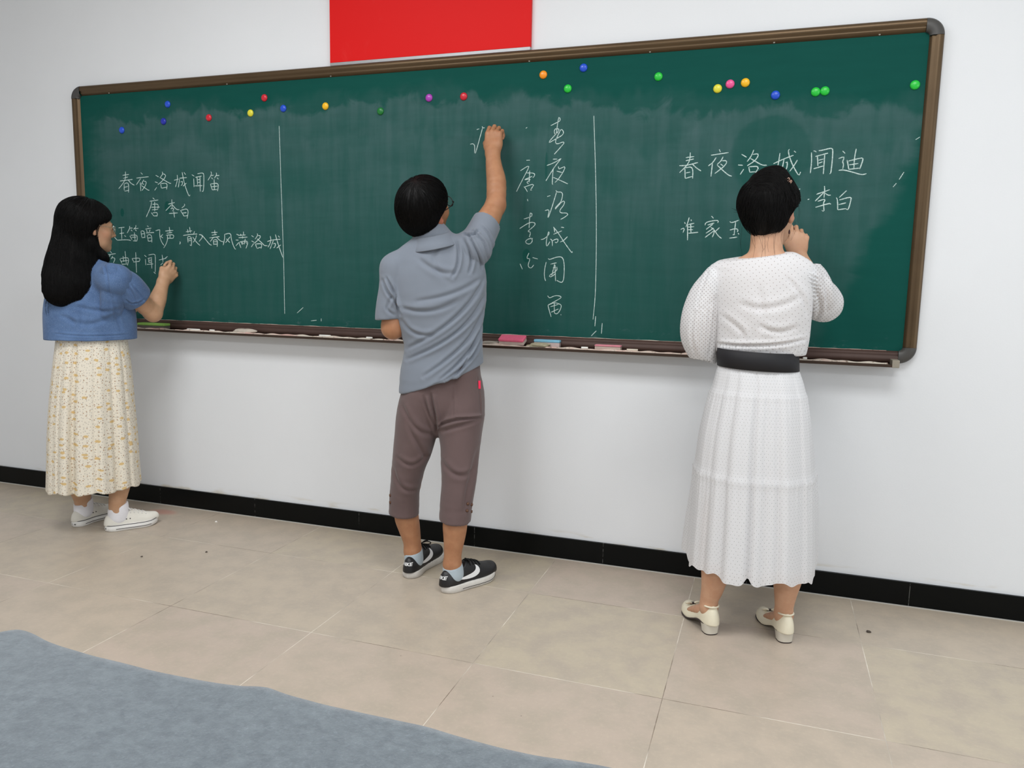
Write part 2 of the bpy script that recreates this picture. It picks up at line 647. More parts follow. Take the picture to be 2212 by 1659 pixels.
def strands_mesh(paths, r, sides=3):
    parts = []
    for p in paths:
        n = len(p)
        rr = r * np.linspace(1.0, 0.35, n)
        parts.append(tube_path(p, rr, sides, cap=False))
    return join_vf(parts)
CHALK = {
'left': '''321,1733 319,1697;302,1715 343,1718;305,1700 335,1706;283,1687 365,1693;318,1697 304,1677 272,1649;335,1692 353,1673 375,1664;309,1674 307,1639;312,1674 339,1679 335,1629;311,1655 333,1659;310,1636 337,1639;419,1725 430,1716;391,1699 468,1704;417,1697 387,1666;413,1677 414,1634;436,1691 419,1666;435,1683 454,1680 445,1660 422,1637;428,1671 436,1666;420,1661 464,1636 469,1637;513,1710 531,1701;506,1678 524,1672;516,1651 502,1636;554,1726 559,1716 537,1696;559,1716 579,1709 559,1685 524,1664;539,1698 596,1669 607,1668;541,1669 545,1646;545,1669 584,1671 577,1639;547,1646 578,1650;646,1708 648,1687 633,1650;626,1683 655,1688;660,1688 650,1648;659,1692 704,1694;677,1721 683,1687 693,1650 715,1599 720,1611;688,1720 698,1708;665,1674 681,1677 672,1656 667,1657;701,1668 679,1653;736,1707 750,1699;746,1689 746,1648;770,1711 803,1715 808,1705 803,1624 793,1627;757,1694 794,1699;766,1696 768,1659;784,1696 783,1625;769,1682 784,1683;769,1669 785,1670;750,1653 797,1653;850,1719 856,1709 831,1678;850,1700 866,1702;852,1690 860,1683;882,1713 884,1703 870,1688;880,1699 900,1700;886,1689 893,1682;868,1683 868,1632;845,1660 855,1632;847,1660 895,1665 886,1625;852,1647 888,1649;855,1632 884,1633;488,1599 500,1591;468,1583 523,1588;480,1582 475,1557 442,1505;499,1579 497,1533;485,1567 523,1569 518,1546;477,1553 530,1553;481,1540 519,1542;476,1526 490,1509;486,1525 517,1527 509,1506;490,1509 509,1510;607,1590 607,1548;584,1567 625,1574;604,1564 567,1535;609,1564 633,1539 652,1539;598,1545 622,1546 609,1532;616,1532 620,1501;588,1521 641,1523;683,1567 688,1560 667,1547;658,1536 679,1507;662,1536 709,1545 698,1495;671,1522 696,1524;677,1507 702,1509;208,1475 215,1469;199,1461 231,1463 223,1455;208,1453 237,1457;218,1443 235,1450;220,1432 233,1444;218,1413 247,1388;259,1451 298,1454;278,1452 277,1393;264,1422 294,1425;295,1412 305,1406;247,1388 315,1391 337,1386;332,1460 333,1449 314,1425;333,1449 351,1450;339,1441 349,1434;373,1464 373,1454 357,1444;360,1446 389,1448;367,1441 376,1435;361,1427 364,1386;331,1410 344,1391;336,1413 382,1415 375,1384;343,1403 373,1404;351,1385 376,1384;404,1433 408,1403;406,1435 426,1435 428,1400;408,1420 426,1421;408,1401 428,1403;446,1461 454,1455;434,1444 471,1449;440,1440 444,1429;464,1442 457,1430;436,1425 488,1427;443,1413 449,1382;445,1414 471,1418 471,1377;448,1399 467,1401;449,1383 471,1385;499,1436 529,1442 523,1435 523,1403 534,1377 547,1363;543,1418 528,1406;529,1407 543,1399;585,1454 588,1423;560,1434 610,1437;568,1423 602,1427;564,1413 614,1417 607,1398;588,1416 587,1398;569,1398 607,1398;571,1412 572,1393 562,1370 545,1350;648,1382 653,1378 646,1368;648,1381 651,1378 645,1369;193,1333 206,1322;170,1312 233,1319;198,1315 170,1284;184,1293 182,1279;213,1307 199,1291;204,1298 230,1297 214,1272;258,1293 271,1268;261,1294 322,1302 306,1259;280,1307 284,1278;295,1332 299,1266;266,1280 312,1285;270,1265 306,1266;338,1295 348,1280;340,1295 394,1299 384,1279;346,1277 385,1281;364,1327 364,1223;420,1312 433,1304;425,1293 426,1262;447,1314 484,1319 491,1312 485,1227;475,1228 487,1219;441,1296 468,1301;446,1296 446,1277;464,1298 464,1245;447,1286 462,1288;446,1277 462,1277;434,1266 475,1269;533,1315 537,1280;512,1289 559,1298;568,1308 550,1297;521,1264 537,1276;698,1442 700,1424;710,1454 715,1425;688,1430 725,1435;670,1412 733,1419 757,1419;696,1405 698,1378;697,1406 721,1407 718,1362;700,1394 719,1397;701,1386 717,1387;740,1433 733,1416;709,1366 718,1361;728,1404 752,1376 771,1363;751,1413 744,1392 729,1378;767,1416 783,1415 789,1404 766,1383;783,1415 806,1392 831,1366 842,1365;862,1438 863,1418;842,1426 879,1427;845,1413 874,1417;829,1400 890,1406;855,1404 834,1383;872,1403 895,1384 913,1381;852,1390 854,1366;855,1390 878,1392 874,1357;857,1382 875,1381;854,1369 876,1370;920,1418 921,1399 910,1365;922,1418 957,1424 958,1399 967,1369 980,1344 985,1346;953,1406 925,1377;930,1396 950,1377;991,1418 1008,1411;986,1390 1002,1389;1004,1379 985,1362;1031,1430 1032,1415;1014,1419 1016,1409;1008,1413 1044,1414;1003,1401 1054,1404;1025,1409 1026,1397;1004,1379 1014,1352;1007,1380 1060,1388 1044,1350;1018,1379 1023,1367;1020,1379 1029,1372;1041,1396 1033,1369;1042,1379 1049,1374;1078,1411 1090,1404;1077,1386 1092,1379;1089,1374 1075,1357;1111,1421 1114,1412 1098,1395;1115,1412 1134,1409 1115,1390 1092,1374;1109,1396 1136,1377 1150,1363 1169,1363;1099,1370 1107,1351;1100,1371 1139,1374 1130,1349;1108,1350 1130,1356;1185,1409 1189,1383 1171,1356;1167,1383 1194,1390;1194,1390 1242,1394;1202,1388 1182,1348;1214,1416 1221,1393 1232,1361 1255,1304 1257,1312;1230,1410 1237,1402;1201,1372 1217,1377 1207,1352 1201,1354;1244,1368 1220,1352''',
'middle': '''2572,1860 2597,1871 2614,1878 2606,1897 2602,1876 2598,1844 2596,1819 2587,1830 2588,1844 2598,1848 2608,1845 2606,1836 2586,1817 2558,1787 2594,1805 2632,1824 2618,1848 2608,1829 2594,1801 2594,1788 2602,1784 2627,1793 2633,1790 2618,1773 2590,1744;2585,1724 2604,1724;2559,1699 2589,1709 2612,1721 2623,1729 2604,1707 2588,1686 2556,1636;2587,1684 2585,1657 2584,1621 2587,1620;2609,1694 2610,1685 2613,1683 2635,1693 2639,1690 2630,1670 2610,1641 2596,1629;2603,1675 2625,1669;2588,1650 2612,1640 2652,1622;2469,1723 2484,1723;2443,1681 2481,1703 2478,1689 2454,1646 2427,1595;2484,1680 2483,1633;2470,1671 2507,1670 2506,1657 2498,1651;2463,1644 2497,1657;2463,1643 2494,1647 2468,1630 2481,1627;2460,1615 2467,1608 2476,1593;2462,1613 2503,1626 2502,1617 2487,1599 2496,1599;2477,1563 2479,1554;2463,1480 2495,1489 2501,1497 2491,1511 2488,1480 2487,1442;2445,1440 2489,1467 2516,1464 2511,1451 2476,1425 2496,1428 2489,1404;2505,1398 2487,1398 2472,1388 2474,1379 2489,1373 2501,1382 2504,1394 2494,1401;2489,1337 2477,1312 2497,1315 2486,1290 2488,1277 2500,1272 2512,1287;2506,1318 2529,1312;2450,1291 2461,1268;2564,1572 2578,1576;2556,1514 2572,1519 2574,1510 2568,1483 2571,1484 2583,1519 2595,1558 2604,1589;2601,1597 2606,1589 2626,1590 2632,1579 2625,1550 2616,1541 2597,1521 2601,1519 2621,1543 2635,1554 2641,1550 2637,1535 2621,1517 2620,1508 2627,1503 2650,1504 2658,1498 2646,1488 2625,1477;2541,1394 2553,1395 2572,1410 2578,1422 2575,1430 2569,1410 2564,1382 2567,1361 2581,1386;2582,1396 2591,1392 2592,1367;2591,1388 2606,1396 2618,1396 2615,1384 2608,1379 2603,1384;2596,1416 2632,1430;2601,1424 2598,1442 2595,1446;2595,1446 2617,1420 2642,1384 2682,1333 2679,1346;2628,1445 2641,1443;2626,1384 2639,1388 2657,1406;2567,1300 2561,1273 2559,1242 2566,1220;2575,1314 2581,1309 2607,1320 2633,1323 2642,1312 2647,1287 2647,1236 2641,1214 2629,1216 2615,1224;2586,1291 2613,1297;2604,1291 2593,1242;2606,1289 2610,1220;2614,1280 2617,1267 2598,1253 2582,1244 2583,1236 2593,1239 2609,1251;2597,1276 2611,1278;2577,1158 2585,1146 2611,1161 2643,1155 2624,1142 2580,1118;2580,1118 2583,1103 2595,1068;2581,1118 2608,1130 2634,1123 2640,1117 2633,1095 2619,1079 2609,1085;2607,1130 2609,1085;2591,1111 2625,1122;2595,1088 2627,1103;2637,1080 2639,1077;2789,1077 2787,1035;2818,1049 2816,1005;2794,1016 2773,994;2242,1858 2253,1861;2212,1798 2225,1801 2234,1793 2233,1761 2236,1757 2243,1777 2268,1863;2266,1870 2268,1863 2278,1864''',
'right': '''3146,1732 3146,1703 3134,1681 3108,1656;3130,1713 3162,1716;3130,1701 3161,1707;3106,1683 3131,1682 3178,1693;3156,1688 3171,1673 3191,1660;3128,1671 3131,1633;3129,1674 3159,1678 3160,1632;3133,1654 3150,1657;3132,1633 3158,1640;3256,1740 3261,1730;3226,1719 3292,1727;3246,1710 3234,1690 3218,1679;3233,1688 3230,1638;3272,1712 3266,1697 3251,1683;3268,1697 3290,1697 3281,1677 3244,1649;3264,1685 3274,1677;3251,1681 3295,1641 3309,1637;3341,1719 3360,1707;3330,1679 3348,1677;3352,1663 3340,1643;3385,1734 3377,1710 3363,1691;3383,1717 3406,1720 3395,1695 3364,1675;3375,1702 3419,1675 3436,1675;3370,1671 3375,1650;3372,1671 3410,1673 3396,1647;3375,1651 3397,1652;3137,1463 3140,1456;3123,1434 3139,1442 3133,1422;3154,1481 3150,1462 3143,1444;3162,1473 3163,1467;3149,1457 3152,1392;3150,1453 3175,1458;3151,1443 3175,1445;3152,1433 3171,1433;3154,1419 3192,1423;3161,1457 3164,1419;3240,1486 3248,1477;3217,1450 3219,1463 3270,1471 3265,1459;3227,1451 3252,1459;3247,1454 3222,1434;3240,1441 3253,1436 3254,1419 3247,1404;3251,1439 3222,1419;3253,1429 3220,1403;3273,1441 3258,1426;3254,1431 3269,1409 3283,1399;3311,1464 3316,1458 3345,1469;3333,1462 3330,1413;3313,1431 3328,1436 3344,1436 3342,1424;3344,1419 3349,1415;3313,1400 3342,1404;3325,1413 3333,1414;3460,1680 3477,1688 3497,1697 3530,1709;3481,1719 3479,1693 3476,1669;3497,1695 3493,1663 3486,1645;3503,1683 3510,1687 3510,1667 3506,1655 3503,1659;3514,1732 3510,1730 3513,1711 3527,1677 3543,1649 3555,1631 3559,1647;3531,1725 3538,1719;3545,1691 3534,1670 3520,1650;3593,1717 3596,1679 3594,1641;3600,1723 3604,1723 3610,1718;3618,1723 3626,1723 3661,1731 3667,1728 3668,1691 3666,1637 3662,1637;3608,1702 3651,1713;3615,1702 3619,1667;3640,1709 3640,1674 3640,1637;3620,1688 3637,1692;3621,1677 3634,1682;3604,1657 3639,1667;3701,1719 3710,1710;3689,1692 3711,1700 3702,1679 3708,1674 3706,1654;3692,1649 3708,1651 3739,1642 3774,1630 3788,1635;3719,1686 3727,1651;3724,1682 3770,1693 3774,1688 3764,1652;3747,1725 3743,1689 3744,1655;3727,1668 3758,1672;3727,1652 3762,1655;3537,1595 3539,1594;3549,1580 3562,1584;3552,1565 3562,1563 3558,1550 3567,1551;3591,1544 3597,1546;3647,1593 3649,1573 3648,1550;3621,1563 3666,1579;3646,1569 3618,1538;3651,1567 3662,1558 3671,1559;3627,1537 3656,1547 3648,1534 3648,1525 3651,1508 3652,1497 3644,1504;3621,1515 3671,1530 3674,1526;3725,1575 3701,1550;3691,1550 3696,1542 3699,1505;3702,1541 3742,1552 3743,1545 3736,1503 3728,1507;3701,1524 3726,1530;3700,1505 3728,1509''',
'lines': '''1247,1917 1251,1646 1258,1300 1258,1039;2753,1891 2774,1577 2783,1333 2785,1160 2778,1063''',
'marks': '''3913,1637 3899,1611;3891,1598 3881,1585;1363,1073 1328,1045;3955,1759 3942,1750;2463,1854 2469,1858;1405,1010 1436,1014;1461,1023 1461,1010''',
}

# ================================================================== materials of the room
def mat_wall():
    m, nt, b = new_mat('white_wall_paint')
    t = NT(nt)
    P = t.pos()
    z = t.sep(P)[2]
    f = t.noise(P, 1.3, 3)
    col = t.mix(f, s2l((226, 228, 231)), s2l((236, 238, 241)))
    # yellowed smears just above the baseboard
    near = t.math('SUBTRACT', 1.0, t.ramp(z, 0.098, 0.135))
    st = t.math('MULTIPLY', near, t.ramp(t.noise(t.scale(P, (2.2, 1, 14)), 2.0, 5), 0.52, 0.68), clamp=True)
    col = t.mix(t.math('MULTIPLY', st, 0.55), col, s2l((190, 172, 128)))
    t.put(b.inputs['Base Color'], col)
    b.inputs['Roughness'].default_value = 0.85
    b.inputs['Specular IOR Level'].default_value = 0.25
    t.bump(b, t.noise(P, 160, 3), 0.12, 0.002)
    return m


TILE, TX, TY = 0.6, 1.45, -0.4224


def mat_floor():
    m, nt, b = new_mat('beige_floor_tiles')
    t = NT(nt)
    P = t.pos()
    x, y, _ = t.sep(P)[0], t.sep(P)[1], None
    gx = t.math('DIVIDE', t.math('SUBTRACT', x, TX), TILE)
    gy = t.math('DIVIDE', t.math('SUBTRACT', y, TY), TILE)
    ix, iy = t.math('FLOOR', gx), t.math('FLOOR', gy)
    fx = t.math('ABSOLUTE', t.math('SUBTRACT', t.math('FRACT', t.math('ADD', gx, 0.5)), 0.5))
    fy = t.math('ABSOLUTE', t.math('SUBTRACT', t.math('FRACT', t.math('ADD', gy, 0.5)), 0.5))
    wob = t.math('MULTIPLY', t.noise(P, 35, 3), 0.0035)
    gd = t.math('MINIMUM', fx, fy)
    line = t.math('SUBTRACT', 1.0, t.ramp(t.math('ADD', gd, wob), 0.0028, 0.0044))
    cell = t.n('ShaderNodeCombineXYZ')
    t.put(cell.inputs[0], ix)
    t.put(cell.inputs[1], iy)
    wn = t.n('ShaderNodeTexWhiteNoise', noise_dimensions='2D')
    t.put(wn.inputs[0], cell.outputs[0])
    mott = t.noise(P, 9, 6, 0.6)
    fine = t.noise(P, 70, 4, 0.7)
    base = t.mix(wn.outputs[0], s2l((186, 170, 157)), s2l((188, 176, 155)))
    col = t.mix(t.ramp(mott, 0.35, 0.68), base, s2l((176, 164, 149)))
    col = t.mix(t.math('MULTIPLY', t.ramp(fine, 0.45, 0.75), 0.25), col, s2l((206, 193, 172)))
    # scattered dark specks
    vo = t.n('ShaderNodeTexVoronoi')
    t.put(vo.inputs['Vector'], P)
    vo.inputs['Scale'].default_value = 9.0
    spk = t.math('MULTIPLY', t.math('LESS_THAN', vo.outputs['Distance'], 0.022), t.math('GREATER_THAN', t.sep(vo.outputs['Color'])[0], 0.5))
    col = t.mix(t.math('MULTIPLY', spk, 0.6), col, s2l((96, 82, 70)))
    gl = t.ramp(t.noise(P, 2.6, 3), 0.42, 0.58)
    gcol = t.mix(gl, s2l((126, 112, 98)), s2l((226, 218, 204)))
    col = t.mix(t.math('MULTIPLY', line, t.ramp(t.noise(P, 4.2, 2), 0.30, 0.5)), col, gcol)
    # dusting of pink chalk by the left-hand writer
    c = at_z(352, 1106, 0)
    dx = t.math('DIVIDE', t.math('SUBTRACT', x, float(c[0])), 0.10)
    dy = t.math('DIVIDE', t.math('SUBTRACT', y, float(c[1])), 0.05)
    rr = t.math('ADD', t.math('MULTIPLY', dx, dx), t.math('MULTIPLY', dy, dy))
    pk = t.math('SUBTRACT', 1.0, t.ramp(t.math('ADD', rr, t.math('MULTIPLY', mott, 0.5)), 0.15, 1.3))
    col = t.mix(t.math('MULTIPLY', pk, 0.45), col, s2l((205, 120, 108)))
    t.put(b.inputs['Base Color'], col)
    t.put(b.inputs['Roughness'], t.math('ADD', 0.30, t.math('MULTIPLY', mott, 0.16)))
    b.inputs['Specular IOR Level'].default_value = 0.5
    t.bump(b, t.math('MULTIPLY', line, -1.0), 0.25, 0.002)
    return m


def mat_baseboard():
    m, nt, b = new_mat('black_glazed_skirting')
    t = NT(nt)
    P = t.pos()
    x = t.sep(P)[0]
    g = t.math('DIVIDE', t.math('SUBTRACT', x, float(at_y(1965, 1262, 0)[0])), TILE)
    fx = t.math('ABSOLUTE', t.math('SUBTRACT', t.math('FRACT', t.math('ADD', g, 0.5)), 0.5))
    j = t.math('SUBTRACT', 1.0, t.ramp(fx, 0.0012, 0.0026))
    j = t.math('MULTIPLY', j, t.ramp(t.noise(P, 55, 3), 0.42, 0.6))
    spk = t.ramp(t.noise(P, 90, 5, 0.7), 0.74, 0.80)
    col = t.mix(t.math('MULTIPLY', j, 0.35), s2l((7, 9, 9)), s2l((150, 150, 145)))
    col = t.mix(t.math('MULTIPLY', spk, 0.25), col, s2l((120, 120, 116)))
    t.put(b.inputs['Base Color'], col)
    b.inputs['Roughness'].default_value = 0.3
    b.inputs['Specular IOR Level'].default_value = 0.15
    return m


def mat_board():
    """green board with wiped chalk dust: a dusty band below the top edge fading downwards"""
    m, nt, b = new_mat('green_chalkboard')
    t = NT(nt)
    P = t.pos()
    x, z = t.sep(P)[0], t.sep(P)[2]
    n2 = t.noise(t.scale(P, (1.0, 1.0, 2.2)), 4.5, 5, 0.6, 0.5)
    n3 = t.noise(t.scale(P, (0.5, 1.0, 4.0)), 7, 5, 0.65, 0.3)
    n4 = t.noise(t.scale(P, (5.0, 1.0, 0.6)), 5, 3, 0.6)
    n5 = t.noise(P, 11, 5, 0.6, 1.2)
    left = t.ramp(t.math('ADD', x, t.math('MULTIPLY', n2, 0.22)), 0.15, 0.36)
    right = t.math('SUBTRACT', 1.0, t.ramp(t.math('ADD', t.math('ADD', x, t.math('MULTIPLY', n2, 0.16)), t.math('MULTIPLY', t.math('SUBTRACT', z, 1.3), -0.4)), 3.82, 3.90))
    low = t.ramp(t.math('ADD', z, t.math('MULTIPLY', n2, 0.14)), 1.02, 1.13)
    # overlapping sweeps of the eraser, each with its own ragged upper limit, heaviest just below it
    slope = t.math('MULTIPLY', t.math('MAXIMUM', t.math('SUBTRACT', x, 2.1), 0.0), -0.075)
    d = None
    for (base, amp, sc, off, w, soft, fall, k) in ((2.06, 0.26, 2.3, (0, 0, 0), 0.12, 0.07, 5.0, 0.0), (2.0, 0.24, 4.2, (7.3, 0, 2.1), 0.30, 0.040, 5.5, 0.10), (1.90, 0.40, 2.9, (3.7, 0, 5.9), 0.18, 0.09, 4.0, 0.2), (1.72, 0.55, 2.2, (9.1, 0, 1.3), 0.12, 0.12, 3.0, 0.35)):
        ad = t.n('ShaderNodeVectorMath', operation='ADD')
        t.put(ad.inputs[0], t.scale(P, (1.0, 1.0, 0.55)))
        ad.inputs[1].default_value = off
        nn = t.noise(ad.outputs[0], sc, 3, 0.55, 0.9)
        lim = t.math('ADD', t.math('ADD', base, slope), t.math('MULTIPLY', t.math('SUBTRACT', nn, 0.5), amp))
        below = t.math('SUBTRACT', lim, z)
        e_ = t.ramp(t.math('ADD', below, t.math('MULTIPLY', t.math('SUBTRACT', n5, 0.5), 0.09)), 0.0, soft)
        dec = t.math('ADD', k, t.math('MULTIPLY', 1.0 - k, t.math('POWER', 2.718, t.math('MULTIPLY', t.math('MAXIMUM', below, 0.0), -fall))))
        v_ = t.math('MULTIPLY', t.math('MULTIPLY', e_, dec), w)
        d = v_ if d is None else t.math('ADD', d, v_)
    d = t.math('MULTIPLY', d, t.math('MULTIPLY', left, right))
    d = t.math('MULTIPLY', d, t.math('ADD', 0.3, t.math('MULTIPLY', low, 0.7)))
    tex = t.math('ADD', 0.35, t.math('ADD', t.math('MULTIPLY', n2, 0.55), t.math('ADD', t.math('MULTIPLY', n3, 0.40), t.math('MULTIPLY', n4, 0.35))))
    d = t.math('MULTIPLY', d, tex)
    # long vertical runs left by a damp cloth
    n6 = t.noise(t.scale(P, (9.0, 1.0, 0.9)), 2.2, 4, 0.6, 0.3)
    d = t.math('MULTIPLY', d, t.math('ADD', 0.74, t.math('MULTIPLY', t.ramp(n6, 0.34, 0.62), 0.34)))
    # crusty dabs along the bottom edge
    dabz = t.math('SUBTRACT', 1.0, t.ramp(z, 0.985, 1.06))
    dab = t.math('MULTIPLY', dabz, t.ramp(t.noise(t.scale(P, (1, 1, 2.5)), 16, 5, 0.7), 0.56, 0.72))
    d = t.math('ADD', d, t.math('MULTIPLY', dab, 0.28))
    # wiped patches (clean arcs) above the right-hand poem and a few wet dabs
    for (u, v, rx, rz, s) in ((1665, 335, 0.155, 0.15, 0.5), (264, 459, 0.012, 0.022, 0.9), (362, 447, 0.02, 0.03, 0.8), (1137, 552, 0.018, 0.03, 0.8), (1180, 358, 0.006, 0.06, 0.6)):
        c = at_y(u, v, -0.014)
        ex = t.math('DIVIDE', t.math('SUBTRACT', x, float(c[0])), rx)
        ez = t.math('DIVIDE', t.math('SUBTRACT', z, float(c[2])), rz)
        q = t.math('ADD', t.math('MULTIPLY', ex, ex), t.math('MULTIPLY', ez, ez))
        q = t.math('ADD', q, t.math('MULTIPLY', t.math('SUBTRACT', n2, 0.5), 0.5))
        k = t.math('SUBTRACT', 1.0, t.math('MULTIPLY', t.math('SUBTRACT', 1.0, t.ramp(q, 0.75, 1.05)), s))
        d = t.math('MULTIPLY', d, k)
    d = t.math('MINIMUM', d, 1.0)
    clean = t.mix(n3, s2l((16, 72, 65)), s2l((22, 82, 74)))
    t.put(b.inputs['Base Color'], t.mix(t.math('MULTIPLY', d, 0.50), clean, s2l((140, 150, 160))))
    b.inputs['Roughness'].default_value = 0.7
    b.inputs['Specular IOR Level'].default_value = 0.06
    return m


def mat_chalk():
    m, nt, b = new_mat('white_chalk_line')
    t = NT(nt)
    f = t.noise(t.pos(), 420, 3, 0.7)
    t.put(b.inputs['Base Color'], t.mix(t.ramp(f, 0.36, 0.56), s2l((126, 158, 152)), s2l((214, 230, 226))))
    b.inputs['Roughness'].default_value = 0.95
    b.inputs['Specular IOR Level'].default_value = 0.05
    return m


def mat_red():
    m, nt, b = new_mat('red_panel')
    t = NT(nt)
    P = t.pos()
    sm = t.ramp(t.noise(t.scale(P, (1.2, 1, 0.7)), 9, 5, 0.65, 0.4), 0.60, 0.80)
    t.put(b.inputs['Base Color'], t.mix(t.math('MULTIPLY', sm, 0.16), s2l((220, 26, 26)), s2l((236, 92, 84))))
    b.inputs['Roughness'].default_value = 0.5
    b.inputs['Specular IOR Level'].default_value = 0.12
    return m


def mat_felt():
    m, nt, b = new_mat('grey_wool_felt')
    t = NT(nt)
    P = t.pos()
    a = t.noise(t.scale(P, (1, 1.25, 1)), 60, 7, 0.78, 0.2)
    c = t.noise(P, 260, 5, 0.8, 0.3)
    col = t.mix(t.ramp(a, 0.30, 0.70), s2l((86, 94, 101)), s2l((105, 114, 120)))
    col = t.mix(t.math('MULTIPLY', t.ramp(c, 0.52, 0.78), 0.30), col, s2l((160, 170, 180)))
    col = t.mix(t.math('MULTIPLY', t.ramp(t.noise(t.scale(P, (1, 2, 1)), 40, 4, 0.7), 0.54, 0.76), 0.4), col, s2l((84, 92, 100)))
    t.put(b.inputs['Base Color'], col)
    b.inputs['Roughness'].default_value = 1.0
    b.inputs['Specular IOR Level'].default_value = 0.0
    b.inputs['Sheen Weight'].default_value = 0.4
    t.bump(b, t.math('ADD', c, a), 0.35, 0.003)
    return m


def mat_frame(name, rgb, rgb2):
    m, nt, b = new_mat(name)
    t = NT(nt)
    P = t.pos()
    f = t.noise(t.scale(P, (0.4, 1, 1)), 6, 4)
    t.put(b.inputs['Base Color'], t.mix(f, s2l(rgb), s2l(rgb2)))
    b.inputs['Metallic'].default_value = 0.65
    b.inputs['Roughness'].default_value = 0.38
    return m


M = {}
M['wall'] = mat_wall()
M['floor'] = mat_floor()
M['skirting'] = mat_baseboard()
M['board'] = mat_board()
M['chalk'] = mat_chalk()
M['red'] = mat_red()
M['felt'] = mat_felt()
M['bronze'] = mat_frame('bronze_aluminium', (80, 64, 46), (106, 86, 62))
M['tray'] = mat_frame('brown_tray_aluminium', (64, 50, 42), (82, 66, 56))
M['cap'] = plain('dark_grey_plastic', (70, 68, 66), 0.45)
M['ceiling'] = plain('white_ceiling', (235, 235, 235), 0.9)
M['silver'] = plain('brushed_silver', (160, 161, 163), 0.4, 0.5)
M['screw'] = plain('screw_steel', (190, 186, 176), 0.4, 0.6)
M['wood'] = plain('desk_laminate', (150, 132, 108), 0.5)
M['steel'] = plain('desk_steel', (120, 122, 125), 0.5, 0.4)

# ================================================================== the setting
X0, X1, Y1, ZC = -1.7, 8.0, -7.0, 3.2


def structure(o):
    o['kind'] = 'structure'
    return o


structure(box_obj('wall_back', (X0, 0.0, -0.2), (X1, 0.2, ZC + 0.2), M['wall']))
structure(box_obj('floor', (X0, Y1, -0.2), (X1, 0.0, 0.0), M['floor']))
structure(box_obj('ceiling', (X0, Y1, ZC), (X1, 0.0, ZC + 0.2), M['ceiling']))
structure(box_obj('wall_left', (X0 - 0.2, Y1, -0.2), (X0, 0.2, ZC + 0.2), M['wall']))
structure(box_obj('baseboard_left', (X0, Y1, 0.0), (X0 + 0.012, -0.012, 0.0955), M['skirting'], bevel=0.002))
structure(box_obj('baseboard_back', (X0, -0.012, 0.0), (X1, 0.0, 0.0955), M['skirting'], bevel=0.002))
structure(box_obj('trim_1', (X0, -0.0125, -0.002), (X1, -0.018, 0.0025), plain('pale_grout', (186, 184, 178), 0.9)))

# ================================================================== blackboard
BW, ZB, ZT = 4.0043, 0.9390, 2.1646
board = empty('blackboard', (BW / 2, 0, ZB), 'long green chalkboard with bronze frame on the white wall, covered in handwritten chalk poems', 'blackboard')
FW, FD = 0.046, 0.030
YS = -0.014
box_obj('board_surface', (FW * 0.6, YS, ZB + 0.02), (BW - FW * 0.6, -0.001, ZT - FW * 0.5), M['board'], board)


def rail(name, a, b, inward, width, mat):
    """extruded frame profile from a to b; inward points to the board's middle"""
    prof = [(0, 0), (0, -FD * 0.75), (0.006, -FD), (width * 0.5, -FD * 1.02), (width * 0.60, -FD * 0.80), (width * 0.68, -FD * 0.84), (width * 0.86, -FD * 0.78), (width * 0.90, -FD * 0.56), (width, -FD * 0.5), (width, 0)]
    a, b, inward = np.array(a), np.array(b), np.array(inward)
    R = []
    for e in (a, b):
        R.append([e + inward * p + np.array([0, q, 0]) for p, q in prof])
    V, F = loft(R)
    return link(name, mesh_np(name, V, F), mat, board, smooth=False)


CR = 0.060
rail('top_rail', (CR, 0, ZT), (BW - CR, 0, ZT), (0, 0, -1), FW, M['bronze'])
rail('side_rail', (0, 0, ZB + CR), (0, 0, ZT - CR), (1, 0, 0), FW, M['bronze'])
rail('side_rail', (BW, 0, ZB + CR), (BW, 0, ZT - CR), (-1, 0, 0), FW, M['bronze'])
rail('bottom_rail', (CR, 0, ZB), (BW - CR, 0, ZB), (0, 0, 1), FW, plain('dusty_dark_brown_rail', (72, 52, 45), .55, .15, .4, .25, 12))


def corner(cx, cz, a0):
    prof = [(0, 0), (0, -FD * 0.8), (0.006, -FD * 1.06), (FW * 0.8, -FD * 1.06), (FW * 1.02, -FD * 0.8), (FW * 1.02, 0)]
    R = []
    for k in range(13):
        a = a0 + math.pi / 2 * k / 12
        dr = np.array([math.cos(a), 0, math.sin(a)])
        R.append([np.array([cx, 0, cz]) + dr * (CR - p) + np.array([0, q, 0]) for p, q in prof])
    V, F = loft(R)
    link('corner_cap', mesh_np('corner_cap', V, F), M['cap'], board, smooth=False)


corner(BW - CR, ZT - CR, 0)
corner(CR, ZT - CR, math.pi / 2)
corner(CR, ZB + CR, math.pi)
corner(BW - CR, ZB + CR, 1.5 * math.pi)

# chalk tray along the bottom
TRY = -0.088
bm = bmesh.new()
add_box(bm, (0.075, TRY, ZB - 0.006), (BW - 0.085, -0.001, ZB - 0.001))
add_box(bm, (0.075, TRY - 0.003, ZB - 0.010), (BW - 0.085, TRY + 0.004, ZB + 0.001), 0.0015)
tray = link('chalk_tray', bm_mesh('chalk_tray', bm), M['tray'], board, smooth=False)
box_obj('end_cap', (BW - 0.087, TRY - 0.004, ZB - 0.011), (BW - 0.062, -0.026, ZB + 0.017), plain('grey_end_cap', (150, 142, 128), 0.5), tray, 0.003)
box_obj('end_cap', (0.055, TRY - 0.004, ZB - 0.011), (0.080, -0.026, ZB + 0.017), M['cap'], tray, 0.003)


